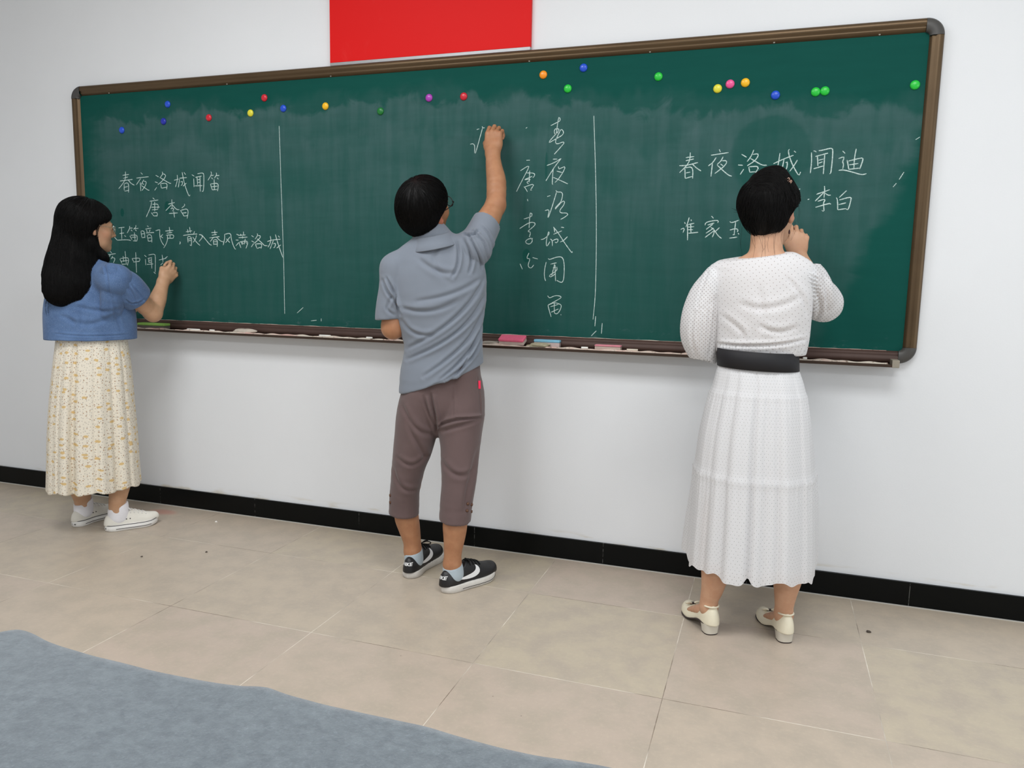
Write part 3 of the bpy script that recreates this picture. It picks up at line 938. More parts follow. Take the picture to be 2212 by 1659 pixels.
def mat_dust():
    m, nt, b = new_mat('pink_and_white_chalk_dust')
    t = NT(nt)
    P = t.pos()
    a = t.noise(t.scale(P, (1.0, 4, 1)), 5, 5, 0.7)
    f = t.noise(P, 60, 5, 0.7)
    col = t.mix(t.ramp(a, 0.35, 0.6), s2l((200, 162, 152)), s2l((206, 196, 182)))
    col = t.mix(t.ramp(f, 0.54, 0.66), col, s2l((128, 104, 92)))
    t.put(b.inputs['Base Color'], col)
    b.inputs['Roughness'].default_value = 1.0
    t.bump(b, f, 0.5, 0.004)
    return m


dn = 500
xs = np.linspace(0.09, BW - 0.10, dn)
w1 = 0.010 + 0.008 * np.sin(xs * 9) + 0.006 * np.sin(xs * 23 + 1)
R = []
for i, xx in enumerate(xs):
    hh = 0.0052 + 0.0026 * math.sin(xx * 31) * math.sin(xx * 7.3) + 0.0016 * math.sin(xx * 77 + 1)
    y0, y1 = TRY + 0.004, TRY + 0.030 + w1[i]
    R.append([(xx, y0, ZB - 0.0015), (xx, y0 + 0.004, ZB + 0.001 + hh), (xx, (y0 + y1) / 2, ZB + 0.001 + hh * 0.9), (xx, y1, ZB - 0.0015)])
V, F = loft(R, close=False)
R = [[(xx, -0.0150, ZB + FW - 0.0015), (xx, -0.0152, ZB + FW + 0.0004 + 0.0010 * math.sin(xx * 57) * math.sin(xx * 13)), (xx, -0.0136, ZB + FW + 0.0006 + 0.002 * max(0, math.sin(xx * 41) * math.sin(xx * 9.7)))] for xx in xs]
V, F = join_vf([(V, F), loft(R, close=False)])
o = link('chalk_dust', mesh_np('chalk_dust', V, F), mat_dust(), tray)
o['kind'] = 'stuff'

for u in (235, 490, 714, 1143, 1404, 1672, 1900):
    p = at_y(u, 0, 0)
    xx = np.interp(u, [152, 2048], [0.0, BW])
    # nearest x on the rail that shows at this column
    xs_ = np.linspace(0.05, BW - 0.05, 4000)
    dd = np.column_stack([xs_, np.full(4000, -0.018), np.full(4000, ZT - FW + 0.004)]) - CAM
    uu = IW / 2 + FPX * (dd @ _r) / (dd @ _f)
    xx = xs_[np.argmin(abs(uu - u))]
    bm = bmesh.new()
    bmesh.ops.create_uvsphere(bm, u_segments=10, v_segments=6, radius=0.0042)
    for vv in bm.verts:
        vv.co = Vector((vv.co.x + xx, vv.co.y * 0.6 - FD * 0.55, vv.co.z + ZT - FW + 0.005))
    link('screw', bm_mesh('screw', bm), M['screw'], board)


def chalk_writing(name, strokes, w):
    parts = []
    rng = np.random.default_rng(3)
    for si, pts in enumerate(strokes):
        up = 0.0000035 * (si % 60)
        if len(pts) > 2:
            pts = smooth_path(pts, 2)
        # resample
        L = np.r_[0, np.cumsum(np.linalg.norm(np.diff(pts, axis=0), axis=1))]
        n = max(3, int(L[-1] / 0.006) + 1)
        ss = np.linspace(0, L[-1], n)
        P = np.column_stack([np.interp(ss, L, pts[:, 0]), np.interp(ss, L, pts[:, 1])])
        T = np.gradient(P, axis=0)
        T /= np.linalg.norm(T, axis=1)[:, None] + 1e-9
        Nn = np.column_stack([-T[:, 1], T[:, 0]])
        hw = w * 0.5 * (0.9 + 0.25 * rng.normal(size=n).clip(-1, 1) * 0.5)
        hw[0] *= 0.7
        hw[-1] *= 0.7
        yv = np.full(n, YS - 0.0009)
        rows = []
        for sgn, yo in ((1.0, YS + 0.0004), (0.55, YS - 0.0007 - up), (-0.55, YS - 0.0007 - up), (-1.0, YS + 0.0004)):
            q = P + Nn * (hw * sgn)[:, None]
            rows.append(np.column_stack([q[:, 0], np.full(n, yo), q[:, 1]]))
        parts.append(loft(np.stack(rows, 1), close=False))
    V, F = join_vf(parts)
    return link(name, mesh_np(name, V, F), M['chalk'], board, smooth=False)


def signs(key, gap):
    """strokes that belong to one written sign: those whose extents nearly touch"""
    st = [np.array([[float(c) / 1000 for c in q.split(',')] for q in s.split()]) for s in CHALK[key].split(';')]
    lab = list(range(len(st)))
    bx = [(p.min(0), p.max(0)) for p in st]
    for i in range(len(st)):
        for j in range(i):
            d = np.maximum(np.maximum(bx[i][0] - bx[j][1], bx[j][0] - bx[i][1]), 0)
            if d[0] < gap[0] and d[1] < gap[1]:
                a, b = lab[i], lab[j]
                lab = [b if q == a else q for q in lab]
    out = {}
    for q, p in zip(lab, st):
        out.setdefault(q, []).append(p)
    return list(out.values())


for key, w, gap in (('left', 0.0050, (.008, .012)), ('middle', 0.0044, (.010, .016)), ('right', 0.0050, (.012, .014))):
    for g in signs(key, gap):
        chalk_writing('chalk_character', g, w)
for g in signs('lines', (.001, .001)):
    chalk_writing('chalk_line', g, 0.0036)
for g in signs('marks', (.001, .001)):
    chalk_writing('chalk_mark', g, 0.0040)

# ================================================================== red panel above the board
pl, pr = at_y(713, 138, -0.02), at_y(1145, 107, -0.02)
panel = empty('wall_panel', ((pl[0] + pr[0]) / 2, 0, pl[2]), 'bright red rectangular panel on the wall above the chalkboard', 'panel')
box_obj('panel_face', (pl[0], -0.020, pl[2] + 0.004), (pr[0], -0.0005, pl[2] + 0.86), M['red'], panel, 0.001)
box_obj('edge_strip', (pl[0], -0.0195, pl[2] - 0.009), (pr[0], -0.0005, pl[2] + 0.004), M['silver'], panel, 0.001, label='silver metal strip')

# ================================================================== magnets
MAG = [
    (262, 281, 'blue', 'bright blue magnet lowest and farthest left on the board'),
    (352, 262, 'navy', 'dark blue magnet right below another blue one near the left end'),
    (361, 225, 'blue', 'blue magnet highest of the three near the left end'),
    (450, 254, 'crimson', 'red magnet above the left poem between blue and yellow ones'),
    (540, 244, 'lemon', 'lemon yellow magnet just left of the first dividing line'),
    (570, 211, 'crimson', 'dark red magnet above the lemon one left of the first dividing line'),
    (611, 234, 'blue', 'blue magnet right above the first chalk dividing line'),
    (702, 229, 'amber', 'amber yellow magnet below the left part of the red panel'),
    (821, 240, 'forest', 'dark green magnet above and left of the man\'s head'),
    (926, 211, 'purple', 'purple magnet above the man\'s head, the only purple one'),
    (1001, 208, 'crimson', 'red magnet beside the raised fist, right of the purple one'),
    (1173, 161, 'orange', 'orange magnet above the cursive poem, the only orange one'),
    (1260, 146, 'blue', 'blue magnet highest on the board, right of the orange one'),
    (1226, 191, 'green', 'green magnet above the first sign of the cursive poem'),
    (1422, 165, 'green', 'lone green magnet between the second dividing line and the right poem'),
    (1550, 191, 'lemon', 'yellow magnet touching distance left of the pink one'),
    (1577, 181, 'pink', 'pink magnet between two yellow ones, the only pink one'),
    (1610, 178, 'amber', 'amber magnet right of the pink one'),
    (1675, 205, 'blue', 'blue magnet above the woman\'s head'),
    (1762, 198, 'green', 'left one of two green magnets side by side'),
    (1782, 196, 'green', 'right one of two green magnets side by side'),
    (1977, 183, 'green', 'green magnet by itself near the right frame'),
]
MC = dict(blue=(30, 80, 205), navy=(28, 44, 168), crimson=(206, 34, 52), lemon=(226, 218, 60), amber=(246, 188, 28), forest=(24, 118, 48),
          purple=(170, 62, 178), orange=(250, 148, 20), green=(36, 196, 62), pink=(236, 84, 148))
MM = {}
for k, c in MC.items():
    MM[k] = plain('%s_plastic' % k, c, 0.28, 0, 0.5, 0.03)
MM['back'] = plain('magnet_back', (40, 40, 42), 0.6)
prof = [(0.0, -0.0095), (0.006, -0.0092), (0.011, -0.0080), (0.0145, -0.0056), (0.0163, -0.0030), (0.0166, -0.0012)]
proto = {}


def disc(profile, n=24):
    R = []
    for r, y in profile:
        a = np.arange(n) * 2 * math.pi / n
        R.append(np.column_stack([max(r, 1e-5) * np.cos(a), np.full(n, y), max(r, 1e-5) * np.sin(a)]))
    V, F = loft(R)
    return V, F


for u, v, colr, lab in MAG:
    p = at_y(u, v, YS - 0.005)
    e = empty('magnet', (p[0], YS, p[2]), lab, 'magnet', 'round magnets on the chalkboard')
    for nm, pf, mt in (('cap', prof, MM[colr]), ('back_disc', [(0.0166, -0.0012), (0.0160, 0.0), (0.0, 0.0)], MM['back'])):
        V, F = disc(pf)
        ob = bpy.data.objects.new(nm, mesh_np(nm, V, F))
        ob.data.polygons.foreach_set('use_smooth', [True] * len(ob.data.polygons))
        ob.data.materials.append(mt)
        COL.objects.link(ob)
        ob.parent = e

# ================================================================== things in the tray
def rot_z(V, a):
    c, s = math.cos(a), math.sin(a)
    return V @ np.array([[c, s, 0], [-s, c, 0], [0, 0, 1]])


def eraser(u0, u1, v, cap_rgb, pad_rgb, lab, yc=-0.055, yaw=0.0, roll=0.0, depth=0.046, hp=0.015, hc=0.013, zoff=0.0):
    a, b = at_y(u0, v, yc), at_y(u1, v, yc)
    L = abs(b[0] - a[0])
    c = (a + b) / 2
    zb = ZB + 0.003 + zoff
    e = empty('chalk_eraser', (c[0], yc, zb), lab, 'eraser', 'erasers in the chalk tray')
    rt = Matrix.Translation((c[0], yc, zb)) @ Matrix.Rotation(yaw, 4, 'Z') @ Matrix.Rotation(roll, 4, 'X')
    for nm, z0, z1, rgb, ins, bev in (('felt_pad', 0, hp, pad_rgb, 0.0015, 0.002), ('cap', hp, hp + hc, cap_rgb, 0, 0.005)):
        bm = bmesh.new()
        add_box(bm, (-L / 2 + ins, -depth / 2 + ins, z0), (L / 2 - ins, depth / 2 - ins, z1), bev)
        bmesh.ops.transform(bm, matrix=rt, verts=bm.verts)
        link(nm, bm_mesh(nm, bm), plain(nm + '_foam', rgb, 0.9, 0, 0.2, 0.12, 60, 0.3), e, smooth=False)


eraser(303, 361, 696, (138, 182, 92), (98, 94, 88), 'green topped eraser in the tray below the long-haired woman\'s elbow')
eraser(1081, 1136, 733, (236, 112, 142), (206, 186, 178), 'bright pink topped eraser leaning in the tray right of the man', yc=-0.056, yaw=-0.06, roll=0.42, zoff=0.011)
eraser(1155, 1211, 727, (132, 190, 216), (204, 184, 180), 'light blue topped eraser standing at the back of the tray', yc=-0.040, depth=0.030, hp=0.018, hc=0.012)
eraser(1286, 1343, 742, (214, 138, 150), (188, 168, 158), 'faded dusty pink eraser lying in the tray near the second dividing line', yc=-0.060, depth=0.036, hp=0.014, hc=0.007)


def lump(name, u0, u1, v, dims, rgb, lab, cat, yc=-0.058, seed=1, group=None, flat=0.0):
    a, b = at_y(u0, v, yc), at_y(u1, v, yc)
    c = (a + b) / 2
    L = abs(b[0] - a[0]) / 2
    bm = bmesh.new()
    bmesh.ops.create_icosphere(bm, subdivisions=4, radius=1.0)
    r = np.random.default_rng(seed)
    ks = [(r.normal(size=3) * (1.5 + i), r.uniform(0, 6.28), 0.16 / (1 + i)) for i in range(6)]
    for vv in bm.verts:
        q = np.array(vv.co)
        s = 1 + sum(am * math.sin(q @ k + ph) for k, ph, am in ks)
        q = np.sign(q) * np.abs(q) ** (1 - flat) * s
        vv.co = Vector((c[0] + q[0] * L, yc + q[1] * dims[0], max(ZB + 0.003, ZB + 0.003 + (q[2] + 0.25) * dims[1])))
    o = link(name, bm_mesh(name, bm), plain(name + '_cloth', rgb, 1.0, 0, 0.05, 0.18, 90, 0.5))
    tag(o, lab, cat, group)
    return o


lump('cleaning_rag', 507, 555, 708, (0.020, 0.016), (190, 180, 168), 'crumpled grey rag in the tray left of the first dividing line', 'rag', seed=4)
lump('cleaning_sponge', 1138, 1186, 738, (0.020, 0.012), (172, 164, 140), 'flat khaki sponge in the tray in front of the blue eraser', 'sponge', yc=-0.068, seed=9, flat=0.3)
lump('cleaning_sponge', 272, 300, 697, (0.022, 0.015), (176, 178, 160), 'pale grey-green sponge in the tray beside the denim jacket', 'sponge', seed=13, flat=0.4)
lump('cleaning_cloth', 1040, 1082, 733, (0.020, 0.013), (168, 160, 150), 'grey dusty cloth in the tray between the man\'s shirt and the pink eraser', 'cloth', seed=21, flat=0.4)


def chalk_stick(u, v, ln, yc, yaw, lab, r=0.0045, rgb=(236, 234, 228)):
    c = at_y(u, v, yc)
    d = np.array([math.cos(yaw), math.sin(yaw), 0]) * ln / 2
    p = np.array([c[0], yc, ZB + 0.0035 + r])
    V, F = tube_path([p - d, p - d * 0.94, p, p + d * 0.94, p + d], [r * 0.85, r, r, r * 0.95, r * 0.8], 12)
    tag(link('chalk_stick', mesh_np('chalk_stick', V, F), plain('chalk_body', rgb, 0.95, 0, 0.05)), lab, 'chalk', 'chalk sticks in the tray')


chalk_stick(418, 706, 0.075, -0.075, 0.03, 'long white chalk stick in the tray right of the green eraser')
chalk_stick(458, 709, 0.03, -0.074, -0.1, 'short white chalk end in the tray left of the rag')
chalk_stick(702, 721, 0.06, -0.076, 0.02, 'white chalk stick in the tray just right of the first dividing line')
chalk_stick(798, 727, 0.03, -0.074, 0.1, 'small chalk end in the tray near the man\'s left sleeve')
chalk_stick(1263, 747, 0.028, -0.072, 0.2, 'white chalk end in the tray left of the faded pink eraser')
chalk_stick(1366, 752, 0.045, -0.070, 0.12, 'cream chalk stick in the tray right of the faded pink eraser', rgb=(216, 206, 190))
chalk_stick(1739, 770, 0.014, -0.074, 0.3, 'tiny white chalk stub in the tray right of the woman\'s black belt')


# ================================================================== bits on the floor
def crumb(name, u, v, r, rgb, lab, cat, seed, group=None):
    p = at_z(u, v, 0)
    bm = bmesh.new()
    bmesh.ops.create_icosphere(bm, subdivisions=2, radius=1)
    g = np.random.default_rng(seed)
    for vv in bm.verts:
        s = g.uniform(0.7, 1.15)
        vv.co = Vector((p[0] + vv.co.x * r * s, p[1] + vv.co.y * r * s * 0.7, max(0.0, (vv.co.z * 0.5 + 0.3) * r * s)))
    tag(link(name, bm_mesh(name, bm), plain(name + '_surface', rgb, 0.9), smooth=False), lab, cat, group)


crumb('pebble', 1876, 1366, 0.009, (74, 66, 58), 'dark crumb on the floor tiles right of the woman\'s shoes', 'crumb', 2)
crumb('chalk_crumb', 467, 1128, 0.008, (236, 232, 226), 'white bit of chalk on the floor between the two left writers', 'chalk', 3)
crumb('pebble', 446, 1193, 0.006, (70, 62, 54), 'tiny dark crumb on the tiles below the white chalk bit', 'crumb', 4)
crumb('pebble', 306, 1203, 0.006, (82, 74, 66), 'tiny dark crumb on the tiles below the white canvas shoes', 'crumb', 5)

# ================================================================== desk and felt mat in the foreground
desk = empty('desk', (2.9, -2.80, 0), 'plain desk carrying the grey felt mat in the foreground', 'desk')
box_obj('desk_top', (2.30, -3.02, 0.722), (3.58, -2.545, 0.750), M['wood'], desk, 0.003)
for lx in (2.34, 3.51):
    for ly in (-2.98, -2.585):
        box_obj('leg', (lx, ly, 0.0), (lx + 0.03, ly + 0.03, 0.722), M['steel'], desk, 0.003)
edge = [(-260, 1330), (-120, 1372), (-40, 1372), (0, 1363), (22, 1358), (45, 1359), (72, 1370), (100, 1388), (130, 1401), (200, 1424), (270, 1440), (330, 1455), (400, 1469), (450, 1479), (505, 1488), (545, 1491), (568, 1489), (590, 1496), (615, 1506), (700, 1526), (760, 1536), (840, 1550), (920, 1566), (1000, 1592), (1080, 1616), (1160, 1636), (1240, 1648), (1310, 1660), (1480, 1700)]
E0 = np.array([at_z(u, v, 0.7535) for u, v in edge])
xs = np.linspace(E0[0, 0], 3.62, 240)
ye = np.interp(xs, E0[:, 0], E0[:, 1])
ker = np.ones(5) / 5
ye = np.convolve(np.pad(ye, 2, mode='edge'), ker, 'valid')
rows_top, rows_bot = [], []
for j in range(60):
    t = j / 59
    yy = ye + (-3.06 - ye) * t
    zz = 0.7530 + 0.0025 * np.sin(xs * 9 + 1) * np.exp(-t * 5) + 0.0012 * np.sin(xs * 21 + yy * 17)
    zz = zz + 0.0008 * RNG.normal(size=len(xs)) * 0
    rows_top.append(np.column_stack([xs, yy, zz + 0.0025]))
    rows_bot.append(np.column_stack([xs, yy, np.full_like(xs, 0.7503)]))
edge_mid = rows_top[0].copy()
edge_mid[:, 1] += 0.0018
edge_mid[:, 2] -= 0.0018
allr = rows_bot[::-1] + [edge_mid] + rows_top
V, F = loft(np.array(allr), close=False)
tag(link('felt_mat', mesh_np('felt_mat', V, F), M['felt']), 'mottled grey felt mat with a wavy edge on the desk in the foreground', 'mat')


# ================================================================== building people
def unit(v):
    v = np.asarray(v, float)
    return v / np.linalg.norm(v)


def head(S, hc, fwd, up, sc, neck_to, neck_r):
    """skull, face and ears joined to the neck; returns local-to-world function"""
    f = unit(fwd)
    u = np.asarray(up, float)
    u = unit(u - f * (u @ f))
    r = np.cross(f, u)
    R = np.array([r, f, u])

    def L(x, y, z):
        return np.asarray(hc, float) + sc * (x * r + y * f + z * u)

    def e(c, rad, k=0.0, op='u', RR=R):
        S.ell(L(*c), np.array(rad) * sc, RR, k * sc, op)
    e((0, -.014, .030), (.074, .094, .084))
    e((0, .038, -.022), (.062, .057, .082), .03)
    e((0, .046, -.074), (.046, .044, .040), .03)
    e((0, .083, -.094), (.019, .016, .017), .025)
    e((0, .082, .022), (.046, .014, .011), .022)
    for s in (-1, 1):
        e((s * .039, .060, -.026), (.023, .024, .024), .02)
        e((s * .031, .101, .003), (.016, .011, .009), .012, 's')
        e((s * .031, .0815, .002), (.0125, .0125, .0120), .003)
        e((s * .031, .092, .008), (.0150, .005, .0040), .004)
        # ear: rim, hollow, lobe
        eo = unit(np.array([s * .88, -.47, 0.0]))
        ER = np.array([eo[0] * r + eo[1] * f, unit(np.cross(u, eo[0] * r + eo[1] * f)), u])
        e((s * .079, -.012, -.008), (.0085, .017, .030), .006, 'u', ER)
        e((s * .0855, -.004, -.004), (.0062, .0085, .017), .004, 's', ER)
        e((s * .076, -.004, -.034), (.0065, .0085, .009), .006, 'u', ER)
        e((s * .011, .098, -.034), (.008, .009, .007), .006)
    S.rc(L(0, .092, .012), L(0, .113, -.026), .0075 * sc, .0105 * sc, .012 * sc)
    e((0, .094, -.0565), (.021, .009, .0055), .007)
    e((0, .092, -.0675), (.018, .010, .0065), .007)
    e((0, .106, -.0622), (.021, .006, .0014), .003, 's')
    a = L(0, -.022, -.05)
    S.tube([a, a * 0.5 + np.asarray(neck_to) * 0.5, neck_to], [neck_r * 1.02, neck_r, neck_r * 1.12], [neck_r * 1.0, neck_r, neck_r * 1.1], r, .03)
    return L, R


def hand(S, wrist, along, back, size=1.0, thumb=1, curl=(70, 75, 45), spread=1.0, wr=.026, tcurl=0.0):
    """palm, four unequal bent fingers and a thumb. along: wrist to knuckles, back: out of the dorsum,
    thumb=+1 puts the thumb on the along x back side"""
    w = unit(along)
    n = np.asarray(back, float)
    n = unit(n - w * (n @ w))
    s = np.cross(w, n) * thumb
    wrist = np.asarray(wrist, float)

    def Q(a, b, c):
        return wrist + size * (a * w + b * s + c * n)
    S.ec(Q(-.012, 0, 0), Q(.030, .002, 0), (wr, wr * .72), (.034 * size, .017 * size), s, .02)
    S.ec(Q(.030, .002, 0), Q(.078, .002, .001), (.034 * size, .017 * size), (.040 * size, .0125 * size), s, .012)
    S.ell(Q(.040, .026, -.010), np.array([.026, .014, .014]) * size, np.array([w, s, n]), .015)
    S.ell(Q(.034, -.026, -.008), np.array([.030, .011, .013]) * size, np.array([w, s, n]), .015)
    spec = [(.083, .029, (.040, .025, .019), .0095), (.088, .0095, (.044, .028, .020), .0098), (.083, -.0100, (.040, .026, .020), .0092), (.074, -.0275, (.031, .020, .017), .0082)]
    for i, (a, b, ph, rad) in enumerate(spec):
        base = Q(a, b * spread, .003)
        S.ell(Q(a - .002, b * spread, .0080), np.array([.0085, .0072, .0062]) * size, np.array([w, s, n]), .004)
        S.rc(Q(a - .045, b * spread * .8, .006), base, .004 * size, .0055 * size, .010)
        ang = 0.0
        p = base
        c3 = curl[i] if isinstance(curl[0], (list, tuple)) else curl
        lean = (b / .03) * 0.06 * spread
        for j in range(3):
            ang += math.radians(c3[j])
            d = math.cos(ang) * w - math.sin(ang) * n + lean * s * (1 - j * 0.5)
            q = p + unit(d) * ph[j] * size
            ra, rb = rad * (1 - .07 * j) * size, rad * (1 - .07 * (j + 1)) * size
            S.rc(p, q, ra, rb, .002 if j == 0 else .0)
            if j < 2:
                S.ell(q + n * .001, np.array([.0095, .0095, .0095]) * size * (rad / .0098) * .98, None, .003)
            p = q
    t0 = Q(.020, .026, -.008)
    t1 = Q(.050, .044, -.020)
    t2 = Q(.078 - tcurl * .01, .036 - tcurl * .012, -.036)
    t3 = Q(.098 - tcurl * .02, .022 - tcurl * .012, -.044)
    S.rc(t0, t1, .014 * size, .0115 * size, .014)
    S.rc(t1, t2, .0112 * size, .0102 * size, .003)
    S.rc(t2, t3, .0102 * size, .0082 * size, .002)
    return Q


def skin_mat(name, rgb, rgb2):
    m, nt, b = new_mat(name)
    t = NT(nt)
    f = t.noise(t.pos(), 26, 4)
    t.put(b.inputs['Base Color'], t.mix(t.ramp(f, 0.3, 0.7), s2l(rgb), s2l(rgb2)))
    red = t.attr('flush').outputs['Fac']
    base = b.inputs['Base Color'].links[0].from_socket
    nt.links.new(t.mix(red, base, s2l((186, 96, 82))), b.inputs['Base Color'])
    b.inputs['Roughness'].default_value = 0.52
    b.inputs['Subsurface Weight'].default_value = 0.12
    b.inputs['Subsurface Radius'].default_value = (0.012, 0.005, 0.003)
    b.inputs['Subsurface Scale'].default_value = 0.6
    return m


def hair_mat(name, rgb, rough=0.5):
    m, nt, b = new_mat(name)
    t = NT(nt)
    f = t.noise(t.scale(t.obj(), (1, 1, 0.25)), 120, 3)
    c = s2l(rgb)
    t.put(b.inputs['Base Color'], t.mix(f, tuple(x * .6 for x in c[:3]) + (1,), tuple(x * 1.6 for x in c[:3]) + (1,)))
    b.inputs['Roughness'].default_value = rough
    b.inputs['Specular IOR Level'].default_value = 0.16
    return m


def cloth_mat(name, rgb, weave=900, rough=0.9, var=0.06, sheen=0.15, bump=0.15):
    m, nt, b = new_mat(name)
    t = NT(nt)
    P = t.pos()
    f = t.noise(P, 18, 4)
    g = t.noise(P, weave, 2, 0.7)
    c = s2l(rgb)
    k = t.math('ADD', t.math('MULTIPLY', f, 0.5), t.math('MULTIPLY', g, 0.5))
    t.put(b.inputs['Base Color'], t.mix(t.ramp(k, 0.3, 0.7), tuple(x * (1 - var) for x in c[:3]) + (1,), tuple(min(1, x * (1 + var)) for x in c[:3]) + (1,)))
    b.inputs['Roughness'].default_value = rough
    b.inputs['Specular IOR Level'].default_value = 0.15
    b.inputs['Sheen Weight'].default_value = sheen
    t.bump(b, g, bump, 0.001)
    return m


def glass_mat(name='spectacle_lens'):
    m, nt, b = new_mat(name)
    t = NT(nt)
    tr = t.n('ShaderNodeBsdfTransparent')
    gl = t.n('ShaderNodeBsdfGlossy')
    gl.inputs['Roughness'].default_value = 0.05
    mx = t.n('ShaderNodeMixShader')
    mx.inputs[0].default_value = 0.10
    nt.links.new(tr.outputs[0], mx.inputs[1])
    nt.links.new(gl.outputs[0], mx.inputs[2])
    nt.links.new(mx.outputs[0], nt.nodes['Material Output'].inputs[0])
    return m


GLASS = glass_mat()


def body_mesh(name, V, F, mat, parent, flush=()):
    me = mesh_np(name, V, F)
    w = np.zeros(len(V))
    for c, r, a in flush:
        d = np.linalg.norm(V - np.asarray(c), axis=1)
        w = np.maximum(w, a * np.exp(-(d / r) ** 2))
    flt_attr(me, 'flush', w)
    return link(name, me, mat, parent)


def cloth_obj(name, V, F, mat, parent, label=None, pat=None):
    me = mesh_np(name, V, F)
    if pat is not None:
        vec_attr(me, 'pat', pat)
    return link(name, me, mat, parent, label=label)


def glasses(parent, L, rim_mat, lens_w=.023, lens_h=.017, yf=.108, zc=.001, rim_r=.0012, temple_r=.0012, full=True, ear_y=-.012, ear_z=.012):
    """rims, bridge and temples; the two lenses are parts of their own"""
    parts = []
    lens = []
    n = 28
    for s in (-1, 1):
        c = s * .033
        ring = []
        for k in range(n + 1):
            a = 2 * math.pi * k / n
            ca, sa = math.cos(a), math.sin(a)
            px = c + lens_w * np.sign(ca) * abs(ca) ** .85
            pz = zc + lens_h * np.sign(sa) * abs(sa) ** .85
            ring.append(L(px, yf - .010 * (abs(px) / .055) ** 2, pz))
        parts.append(tube_path(ring, rim_r, 6, cap=False))
        lens.append((ring, L(c, yf - .003, zc)))
        o = c + s * lens_w
        parts.append(tube_path(smooth_path([L(o, yf - .010, zc + .008), L(o + s * .008, yf - .016, zc + .010), L(s * .079, .05, zc + .010), L(s * .082, ear_y, ear_z), L(s * .080, ear_y - .022, ear_z - .022)], 2), temple_r, 6))
    parts.append(tube_path(smooth_path([L(-.011, yf, zc + .004), L(0, yf + .004, zc + .009), L(.011, yf, zc + .004)], 2), rim_r, 6))
    V, F = join_vf(parts)
    g = link('glasses', mesh_np('glasses', V, F), rim_mat, parent)
    for ring, c in lens:
        V = np.array(ring[:-1] + [c])
        m = len(ring) - 1
        F = np.array([(k, (k + 1) % m, m) for k in range(m)])
        link('lens', mesh_np('lens', V, F), GLASS, g, label='clear lens')
    return g


def outline(L, W, toe=1.0, inset=0.0, n=64):
    """footprint of a right shoe, heel at y=0, toe at y=L"""
    pts = []
    ys = np.array([0, .04, .12, .25, .40, .55, .70, .82, .92, .97, 1.0])
    xo = np.array([.0, .50, .76, .80, .76, .88, 1.0, .95, .68, .40, .0]) * W / 2      # outer side (+x)
    xi = np.array([.0, .50, .74, .72, .58, .74, .95, .98, .78, .50, .0]) * W / 2      # inner side (-x)
    cx = np.array([0, 0, 0, 0, .02, .02, 0, -.03, -.07, -.09, -.10]) * W
    t = 0.5 - 0.5 * np.cos(np.linspace(0, math.pi, n // 2 + 1))
    for s, prof_, rng_ in ((1, xo, t), (-1, xi, t[::-1][1:-1])):
        for q in rng_:
            pts.append((np.interp(q, ys, cx) + s * (np.interp(q, ys, prof_)), q * L))
    P = np.array(pts)
    for _ in range(3):
        P = 0.5 * P + 0.25 * (np.roll(P, 1, 0) + np.roll(P, -1, 0))
    c = P.mean(0)
    if inset:
        d = P - c
        P = c + d * (1 - inset / (np.linalg.norm(d, axis=1)[:, None] + 1e-6))
    return P


def shoe_frame(heel, yaw, right=True):
    """local (x, y, z) -> world; yaw: angle of the toe from +y towards +x"""
    h = np.asarray(heel, float)
    fy = np.array([math.sin(yaw), math.cos(yaw), 0])
    fx = np.array([math.cos(yaw), -math.sin(yaw), 0]) * (1 if right else -1)

    def T(V):
        V = np.atleast_2d(np.asarray(V, float))
        return h + V[:, :1] * fx + V[:, 1:2] * fy + V[:, 2:3] * np.array([0, 0, 1.0])
    return T


def sole_mesh(L, W, h, spring=0.008, flare=0.003, zs=None):
    R = []
    for z, ins in ((0.0, .006), (.002, .001), (h * .5, -.0005), (h * .93, 0.0), (h, .002)):
        P = outline(L, W, inset=ins - flare)
        q = np.clip((P[:, 1] / L - .72) / .28, 0, 1)
        R.append(np.column_stack([P, z + spring * q ** 2]))
    R.append(np.column_stack([outline(L, W, inset=.012), np.full(len(R[0]), h) + spring * np.clip((outline(L, W)[:, 1] / L - .72) / .28, 0, 1) ** 2]))
    V, F = loft(R)
    n = len(R[0])
    V = np.vstack([V, R[0].mean(0), R[-1].mean(0)])
    a, b = len(V) - 2, len(V) - 1
    F = F.tolist()
    base = (len(R) - 1) * n
    for k in range(0, n, 2):
        F.append((a, (k + 2) % n, (k + 1) % n, k))
        F.append((b, base + k, base + (k + 1) % n, base + (k + 2) % n))
    return V, np.array(F)


def shoe_upper(L, W, h, tops, open_c, open_r, cx=None, open_z=None, k=.012):
    """upper as a field in shoe space: tops = [(y/L, half width/W, top height)]"""
    S = Field()
    C, rs, rf = [], [], []
    for q, w, t in tops:
        z0 = h + .001 + .008 * max(0, (q - .72) / .28) ** 2
        C.append((-.10 * W * max(0, (q - .6) / .4) ** 1.5, q * L, z0))
        rs.append(w * W)
        rf.append(t - h)
    S.tube(C, rs, rf, (1, 0, 0), 0, 4)
    if open_c is not None:
        S.ec((open_c[0], open_c[1], open_c[2]), (open_c[0], open_c[1] - .006, .20), open_r, (open_r[0] * 1.12, open_r[1] * 1.12), (1, 0, 0), k, 's')
    S.half((0, 0, h - .002), (0, 0, -1), .0, (-.2, -.1, -.1), (.2, L + .1, h + .03))
    return S


def project(bvh, pts, d, off):
    out = []
    for p in pts:
        hit = bvh.ray_cast(Vector(p), Vector(d))
        out.append(np.array(hit[0]) - np.asarray(d) * off if hit[0] is not None else np.array([np.nan] * 3))
    return np.array(out)


